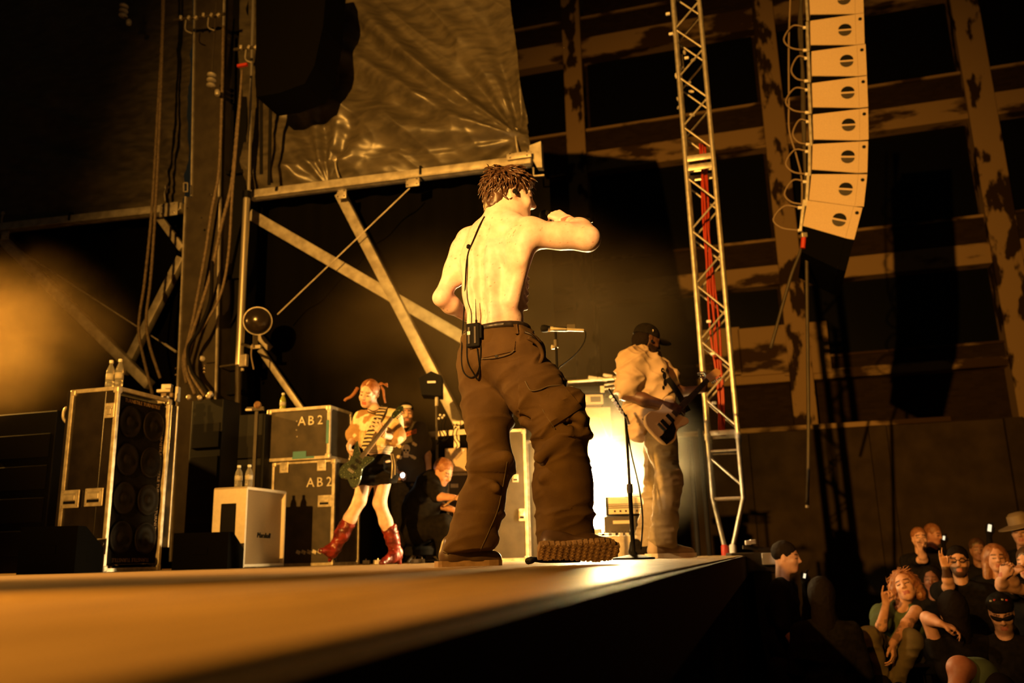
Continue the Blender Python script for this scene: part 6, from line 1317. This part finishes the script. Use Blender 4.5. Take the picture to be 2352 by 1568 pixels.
# ------------------------------------------------------------------ the audience in the pit
CG = 'audience in the pit'
SKC = (.66, .40, .28)
def crowd(lb, px, py, Y, f, up=(0, 0, 1), hair='hair_black', shirt='black_cloth', skin=SKC, arms=(), beard=None, sc=1.0, lock=0, legs=True, hairtype='short', h=.010, lean=(0, 0), torso=True, sleeve=.55):
    c = A3(at(px, py, Y)); Hh = Head(c, f, up, sc); t = person('person', lb, (c[0], Y, GROUND), CG); B = Body()
    ff = unit((f[0], f[1], 0)); rr = np.cross(ff, u); AXc = (rr, ff, u); nb = c + np.array((lean[0], lean[1], -.20)) - ff * .03; Hh.add(B, nb, .056, beard=beard is not None)
    SL_ = {-1: nb - rr * .17 + np.array((0, 0, -.05)), 1: nb + rr * .17 + np.array((0, 0, -.05))}; TS = Body(); ch = nb + np.array((lean[0], lean[1], -.18)); wa = nb + np.array((lean[0] * 2, lean[1] * 2, -.45))
    used = set()
    for (side, e, w, dirv, nrm, curl, *ex) in arms:
        E_, W_ = A3(at(*e)), A3(at(*w)); used.add(side); S_ = SL_[side]; B.chain([S_, E_], [.05, .041], .02).chain([E_, E_ * .6 + W_ * .4, W_], [.041, .042, .027], .02); TS.cone(S_, S_ * (1 - sleeve) + E_ * sleeve, .068, .066, .03)
        hand(B, W_, dirv, nrm, side, curl, 1.0, *(ex[:1] or (.5,)), fcurl=(ex[1] if len(ex) > 1 else None))
    for sd in (-1, 1):
        if sd not in used:
            S_ = SL_[sd]; E_ = S_ + rr * sd * .06 + np.array((0, 0, -.27)) + ff * .02; W_ = E_ + ff * .12 + np.array((0, 0, -.22)); B.chain([S_, E_, W_], [.05, .04, .027], .02); TS.cone(S_, E_, .068, .062, .03); hand(B, W_, W_ - E_, -rr * sd, sd, (.4, .5, .3))
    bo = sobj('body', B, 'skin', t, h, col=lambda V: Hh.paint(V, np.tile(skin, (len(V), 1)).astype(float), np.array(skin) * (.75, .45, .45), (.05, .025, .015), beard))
    if torso:
        TS.ell(ch, (.20, .13, .19), AXc, .06).ell(wa, (.17, .125, .20), AXc, .06).cone(nb, SL_[-1], .055, .065, .04).cone(nb, SL_[1], .055, .065, .04).ell(nb + ff * .04 + np.array((0, 0, .045)), (.065, .07, .04), AXc, .01, -1)
        sobj('shirt', TS, shirt, t, h * 1.3, lambda V, n: .014 * ridged(V * 9, 6) ** 2 - .005)
    if legs:
        LB = Body(); hp = wa + np.array((0, 0, -.18)); LB.ell(hp, (.165, .125, .12), AXc, .05)
        for sd in (-1, 1): LB.chain([hp + rr * sd * .09, hp + rr * sd * .10 + np.array((0, 0, (GROUND - hp[2]) * .5)), A3((*(hp + rr * sd * .11)[:2], GROUND + .06))], [.095, .075, .06], .04); LB.cone(A3((*(hp + rr * sd * .11)[:2], GROUND + .04)), A3((*(hp + rr * sd * .11 + ff * .17)[:2], GROUND + .035)), .045, .035, .03)
        sobj('trousers', LB, 'black_cloth', t, .02)
    HB = Body()
    if hairtype == 'short': HB.ell(Hh.P(0, -.020, .040), np.array((.080, .098, .088)) * sc, Hh.ax, .02).ell(Hh.P(0, .105, -.015), np.array((.11, .055, .08)) * sc, Hh.ax, .01, -1).ell(Hh.P(0, -.02, -.085), np.array((.12, .10, .05)) * sc, Hh.ax, .01, -1)
    elif hairtype == 'long': HB.ell(Hh.P(0, -.026, .035), np.array((.095, .10, .095)) * sc, Hh.ax, .02).cone(Hh.P(.065, -.03, .0), Hh.P(.085, -.02, -.17), .045, .035, .04).cone(Hh.P(-.065, -.03, .0), Hh.P(-.085, -.02, -.17), .045, .035, .04).ell(Hh.P(0, .11, -.02), np.array((.062, .075, .10)) * sc, Hh.ax, .01, -1)
    elif hairtype == 'back': HB.ell(Hh.P(0, -.015, .02), np.array((.092, .112, .115)) * sc, Hh.ax, .02).cone(Hh.P(0, -.03, -.05), nb, .075, .085, .04)
    elif hairtype == 'cap_back': HB.ell(Hh.P(0, -.012, .042), np.array((.087, .106, .088)) * sc, Hh.ax, .02).cut(Hh.P(0, 0, .040), -Hh.u)
    elif hairtype == 'cap': HB.ell(Hh.P(0, -.012, .042), np.array((.087, .106, .088)) * sc, Hh.ax, .02).cut(Hh.P(0, 0, .026), -Hh.u).ell(Hh.P(0, .125, .032), np.array((.068, .07, .012)) * sc, Hh.ax, .01)
    hr_ = sobj('cap' if 'cap' in hairtype else 'hair', HB, hair, t, h * .9, lambda V, n: (.0 if hairtype == 'cap' else .006) * ridged(V * 50, 3))
    if hairtype == 'short': locks(Hh, 160, hair, hr_, 'hair_tufts', np.array((.078, .097, .088)) * sc, (0, -.018, .038), (.012, .03), lambda v, rg: (rg.normal() * .4, .4 + rg.normal() * .3, -.5), lambda v: v[2] > -.45 and not (v[1] > .62 and v[2] < .45), .0045, 4, .2)
    if lock: locks(Hh, lock, hair, hr_, 'curls', (.095, .105, .10), (0, -.03, .035), (.06, .16), lambda v, rg: (v[0] * .8 + rg.normal() * .4, -.3 + rg.normal() * .4, -.6 + rg.normal() * .5), lambda v: not (v[1] > .45 and v[2] < .55), .008, 8, .9, .9)
    return t, Hh, hr_
# security man in profile
t, Hh, _ = crowd('short-haired man in profile in front of the stage corner, below the truss', 1806, 1279, 7.3, (.86, -.45, -.06), hair='hair_black', skin=(.42, .24, .16), lean=(-.02, 0))
# glasses man with raised hand
t, Hh, _ = crowd('bearded man in dark glasses raising his hand in the crowd', 2201, 1288, 7.6, (-.45, -.88, .02), hair='hair_black', skin=(.62, .34, .21), beard=(.03, .015, .01, .9),
  arms=((1, (2180, 1345, 7.45), (2172, 1306, 7.35), (-.05, -.1, 1), (-.2, -1, 0), (.2, .3, .2), .2, ((1.3, 1.4, .8), (1.3, 1.4, .8), (.15, .2, .1), (.15, .2, .1))),))
for s_ in (-1, 1): MB().tube([Vector(Hh.P(s_ * .032 + .021 * math.cos(a), .106 - .01 * abs(math.cos(a)), .002 + .016 * math.sin(a))) for a in [2 * math.pi * i / 12 for i in range(13)]], .0035, 6).build('glasses_rim', 'rubber', t, world=True)
MB().tube([Vector(Hh.P(-.012, .108, .006)), Vector(Hh.P(.012, .108, .006))], .003, 6).build('glasses_bridge', 'rubber', t, world=True)
for s_ in (-1, 1): MB().tube([Vector(Hh.P(s_ * .053, .098, .006)), Vector(Hh.P(s_ * .082, .0, .006))], .003, 6).build('glasses_temple', 'rubber', t, world=True)
# red-haired woman
crowd('red-haired woman with parted lips looking at the stage from the crowd', 2287, 1281, 7.9, (-.30, -.95, .05), hair='hair_red', hairtype='long', skin=(.70, .38, .26), sc=.96)
# man in black cap at the lower right
t, Hh, hr_ = crowd('man in a patterned dark cap looking down at the lower right of the crowd', 2300, 1405, 6.5, (-.42, -.80, -.45), (-.25, -.35, .9), hair='black_cloth', hairtype='cap_back', skin=(.60, .34, .23), beard=(.05, .025, .015, .35))
MB().tube([Vector(Hh.P(.072 * math.sin(a), .030 + .072 * math.cos(a), .002)) for a in [-1.3 + .26 * i for i in range(11)]], [.006, .010, .014, .016, .014, .010, .014, .016, .014, .010, .006], 8).build('sunglasses', 'rubber', t, world=True, smooth=True)
for k in range(5): MB().box(Vector(Hh.P(.05 - .025 * k, .040, .112 + .006 * (k % 2))), (.014, .010, .012), None, .003).build('cap_patch', ['case_edge', 'red_paint', 'plug'][k % 3], hr_, world=True)
# curly-haired woman sitting high, making the horns sign
YC = 7.2
def JC(px, py, dy=0.0): return A3(at(px, py, YC + dy))
cw = person('person', 'curly-haired woman in a green T-shirt sitting above the crowd making a horned hand sign', (at(2060, 1480, YC).x, YC, GROUND), CG)
f = unit((-.35, -.94, 0)); r_ = np.cross(f, u); AX = (r_, f, u); HQ = Head(JC(2078, 1346, 0), (-.50, -.80, .28), (-.16, .30, .94)); B = Body(); nb = JC(2066, 1400, .04); HQ.add(B, nb, .052, fem=True)
S1, E1, W1 = JC(2022, 1412, .03), JC(2024, 1438, -.20), JC(2035, 1388, -.26); S2, E2, W2 = JC(2100, 1412, .03), JC(2104, 1404, -.16), JC(2050, 1478, -.42)
B.chain([S1, E1, W1], [.05, .040, .026], .02).chain([S2, E2], [.052, .045], .03).chain([E2, E2 * .6 + W2 * .4, W2], [.045, .044, .028], .02)
hand(B, W1, (.02, -.15, 1), (.3, -.95, 0), 1, (.2, .2, .2), 1.0, .8, .05, fcurl=((.15, .15, .1), (1.3, 1.5, .9), (1.3, 1.5, .9), (.2, .2, .1)))
hand(B, W2, (-.1, -.3, -.9), (-.6, .5, 0), -1, (.5, .6, .3))
def c_q(V):
    C = np.tile((.68, .38, .25), (len(V), 1)); HQ.paint(V, C, (.42, .12, .09), (.12, .05, .03)); d = np.linalg.norm(V - (E2 + W2) / 2, axis=1); q = (vnoise(V * 32, 3) > .52) & (d < .22) & (V[:, 2] < JC(2090, 1412)[2]); C[q] *= .55; return C
sobj('body', B, 'skin', cw, .0075, col=c_q)
HB = Body(); HB.ell(HQ.P(0, -.03, .035), (.10, .105, .10), HQ.ax, .03).cone(HQ.P(.07, -.04, 0), HQ.P(.10, -.05, -.10), .06, .05, .04).cone(HQ.P(-.07, -.05, 0), HQ.P(-.08, -.06, -.08), .05, .04, .04).ell(HQ.P(0, .115, -.02), (.080, .105, .112), HQ.ax, .01, -1)
hq = sobj('hair', HB, 'hair_red', cw, .008, lambda V, n: .012 * ridged(V * 38, 3) - .004)
locks(HQ, 300, 'hair_red', hq, 'curls', (.105, .11, .105), (0, -.035, .03), (.04, .10), lambda v, rg: (v[0] + rg.normal() * .5, -.6 + rg.normal() * .4, -.5 + rg.normal() * .6), lambda v: not (v[1] > .15 and v[2] < .75), .0042, 9, .7, 1.6)
TS = Body(); TS.ell(JC(2064, 1425, .06), (.19, .125, .17), AX, .06).ell(JC(2062, 1465, .08), (.17, .13, .14), AX, .06).cone(nb, S1, .055, .07, .04).cone(nb, S2, .055, .065, .04).cone(S1, S1 * .3 + E1 * .7, .075, .075, .03).cone(S2, S2 * .5 + E2 * .5, .07, .066, .03).ell(nb + np.array((-.01, -.05, .02)), (.06, .06, .05), None, .01, -1)
M['green_tee'] = mat('green_cotton', (0.070, 0.095, 0.035), .9, 0, (0.05, 0.07, 0.026), 8); sobj('green_t_shirt', TS, 'green_tee', cw, .010, lambda V, n: .014 * ridged(V * 9, 6) ** 2 - .005)
JN = Body(); z0_ = JC(2060, 1500)[2]
JN.ell(JC(2062, 1498, .10), (.18, .14, .10), AX, .05).chain([JC(2040, 1495, .05), JC(1994, 1462, -.34), JC(2024, 1545, -.30)], [.095, .075, .055], .03).chain([JC(2085, 1495, .05), JC(2094, 1470, -.36), JC(2060, 1560, -.32)], [.095, .078, .055], .03)
sobj('olive_jeans', JN, mat('olive_jeans', (0.15, 0.115, 0.05), .9, 0, (0.10, 0.075, 0.03), 8), cw, .011, lambda V, n: .014 * ridged(V * np.array((10, 10, 14)), 6) ** 2 - .005)
for (x, y) in ((2026, 1552), (2062, 1566)): p = Vector(JC(x, y, -.28)); shoe(cw, p + Vector((0, .06, -.06)), p + Vector((-.05, -.18, -.09)), (0, .1, 1), .27, .10, ('black_cloth', 'rubber'), 'shoe', .03, .09, h=.010)
# steel crowd barrier she sits on
br_ = thing('crowd_barrier', 'black steel crowd barrier with a step under the curly-haired woman', 'barrier', (JC(2062, 1500)[0], YC + .2, GROUND)); zt = JC(2062, 1500)[2] - .11 - GROUND
MB().box((0, .0, zt - .03), (.62, .30, .06), None, .01).build('top_shelf', 'black', br_); MB().box((0, .12, zt / 2), (.62, .04, zt - .06), None, .006).build('panel', 'black', br_); MB().box((0, -.05, .04), (.62, .45, .05), None, .008).build('foot_plate', 'steel_dark', br_)
for x in (-.25, .25): MB().bar((x, -.10, zt - .06), (x, -.22, .06), .04, .04).build('strut', 'black', br_)
# neighbours glimpsed in the dark
crowd('bare-armed person hunched beside the curly-haired woman, face lost in the dark', 2188, 1400, 6.6, (-.1, .95, -.2), hair='hair_black', hairtype='back', skin=(.62, .33, .21), sleeve=.15, arms=((-1, (2128, 1418, 6.5), (2160, 1432, 6.35), (.9, -.2, -.3), (0, .3, -1), (.6, .7, .4)),))
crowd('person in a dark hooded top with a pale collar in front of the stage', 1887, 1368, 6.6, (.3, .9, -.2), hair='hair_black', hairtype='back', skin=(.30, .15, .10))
t, Hh, _ = crowd('person with raised wrist at the back of the crowd beside a reddish head', 2112, 1236, 10.2, (-.2, -.95, .1), hair='hair_red', skin=(.72, .42, .30), arms=((1, (2122, 1285, 10.0), (2114, 1262, 9.9), (-.2, -.2, .9), (.3, -.9, 0), (.6, .8, .5)),))
crowd('reddish-haired person leaning at the back of the crowd', 2144, 1226, 11.2, (.5, -.8, -.2), hair='hair_red', skin=(.55, .26, .17))
crowd('person at the right edge holding both forearms up to their face', 2362, 1292, 7.1, (-.8, -.6, 0), hair='hair_brown', skin=(.70, .40, .28), arms=((1, (2330, 1345, 6.9), (2322, 1318, 6.8), (.6, -.2, .4), (0, .4, -.8), (.7, .8, .5)), (-1, (2300, 1345, 6.9), (2302, 1326, 6.8), (.2, -.3, .8), (.6, .4, 0), (.9, .9, .5))))
t, Hh, hr_ = crowd('person in a wide pale hat at the upper right edge of the crowd', 2345, 1222, 8.6, (-.6, -.8, 0), hair='hair_brown', skin=(.55, .30, .20))
MB().lathe([(.20, -.02), (.20, -.012), (.10, .012), (.092, .09), (.06, .115), (.01, .12)], Vector(Hh.P(0, -.01, .075)), Vector(Hh.u) + Vector((-.25, 0, 0)), 28).build('wide_hat', 'cable', hr_, world=True, smooth=40)
YB = 5.6
def JB(px, py, dy=0.0): return A3(at(px, py, YB + dy))
bp = person('person', 'bare-shouldered person in a green vest bending down at the bottom right of the crowd', (JB(2240, 1560)[0], YB, GROUND), CG)
HBp = Head(JB(2292, 1600, -.1), (.5, -.3, -.8), (.75, -.3, .45)); B = Body(); HBp.add(B, JB(2262, 1560), .056); SB = JB(2206, 1534, -.05)
B.ell(SB, (.075, .07, .062), None, .03).chain([SB, JB(2196, 1600, -.12), JB(2225, 1660, -.2)], [.06, .05, .03], .04).cone(SB, JB(2255, 1552), .055, .055, .04); hand(B, JB(2225, 1660, -.2), (.3, -.3, -.9), (.5, .3, 0), -1, (.4, .5, .3))
sobj('body', B, 'skin', bp, .010, col=lambda V: np.tile((.40, .16, .08), (len(V), 1)))
TS = Body(); TS.chain([JB(2250, 1558), JB(2235, 1640, .1), JB(2235, 1720, .15)], [.12, .17, .16], .05).cone(JB(2212, 1530, 0), JB(2250, 1545, 0), .055, .07, .04); TS.chain([JB(2215, 1730, .1), A3((JB(2215, 1730)[0], YB, GROUND + .05))], [.10, .06], .04).chain([JB(2260, 1730, .1), A3((JB(2262, 1730)[0], YB, GROUND + .05))], [.10, .06], .04)
sobj('green_vest', TS, 'green_tee', bp, .012); sobj('hair', Body().ell(HBp.P(0, -.02, .03), (.09, .105, .10), HBp.ax, .02).ell(HBp.P(0, .11, -.02), (.09, .06, .09), HBp.ax, .01, -1), 'hair_black', bp, .012)
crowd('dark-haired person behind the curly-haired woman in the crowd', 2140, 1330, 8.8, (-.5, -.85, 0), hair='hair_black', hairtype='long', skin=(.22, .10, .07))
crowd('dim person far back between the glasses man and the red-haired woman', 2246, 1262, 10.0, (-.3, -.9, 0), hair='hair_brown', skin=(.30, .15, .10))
# telephones held up in the crowd
M['screen'] = emit('phone_screen', (1, .8, .5), 1.2)
for k, (x, y, Y, s) in enumerate(((2273, 1212, 9.0, 1.0), (2168, 1235, 11.2, .7), (1848, 1322, 8.5, .6))):
    p = at(x, y, Y); t = thing('phone', ['glowing phone held high above the red-haired woman', 'small glowing phone above the raised hand of the glasses man', 'tiny lit phone beside the security man'][k], 'phone', p, 0, 'phones in the crowd')
    MB().box((0, .006, 0), (.045 * s, .008, .085 * s), Matrix.Rotation(.25, 3, 'Y'), .003).build('case', 'rubber', t); MB().box((0, 0, 0), (.036 * s, .004, .07 * s), Matrix.Rotation(.25, 3, 'Y')).build('screen', 'screen', t)
    q = Vector((p.x, Y + .12, GROUND)); hb_ = Body(); hb_.chain([A3(p) + np.array((0, .25, -.55)), A3(p) + np.array((.03, .12, -.30)), A3(p) + np.array((0, .03, -.06))], [.045, .038, .026], .02); hand(hb_, A3(p) + np.array((0, .03, -.08)), (0, -.1, 1), (0, -1, 0), 1, (.5, .8, .5))
    hb_.chain([A3((p.x, Y + .32, GROUND + .05)), A3((p.x, Y + .32, GROUND + .8)), A3((p.x, Y + .30, p.z - .62))], [.10, .15, .16], .05); hb_.ell(A3((p.x + .12, Y + .32, p.z - .34)), (.075, .09, .11), None, .03)
    pt = person('person', ['dark figure holding up the phone above the red-haired woman', 'dark figure holding up the phone behind the glasses man', 'dark figure holding a tiny phone beside the security man'][k], q, CG); sobj('body', hb_, 'black_cloth', pt, .016)
# lit box at the stage corner beside the security man
lb_ = thing('monitor_desk_box', 'dark box with a bright white panel at the stage corner', 'box', at(1745, 1284, 7.9)); p = at(1745, 1284, 7.9)
MB().box(p + Vector((0, .1, -.03)), (.50, .2, .18), None, .01).build('body', 'steel_dark', lb_, world=True); MB().box(at(1767, 1283, 7.88), (.13, .02, .10), None, .006).build('panel', 'white_rubber', lb_, world=True)
for (x, y) in ((1718, 1246), (1729, 1244)): MB().box(at(x, y, 7.9), (.05, .04, .04), None, .006).build('knob', 'plug', lb_, world=True)
MB().bar(p + Vector((0, .1, -.1)), Vector((p.x, 8.0, GROUND)), .3, .15).build('stand', 'black', lb_, world=True); MB().bar(at(1706, 1256, 7.95), at(1775, 1262, 7.95), .03, .03).build('rail', 'steel_dark', lb_, world=True)
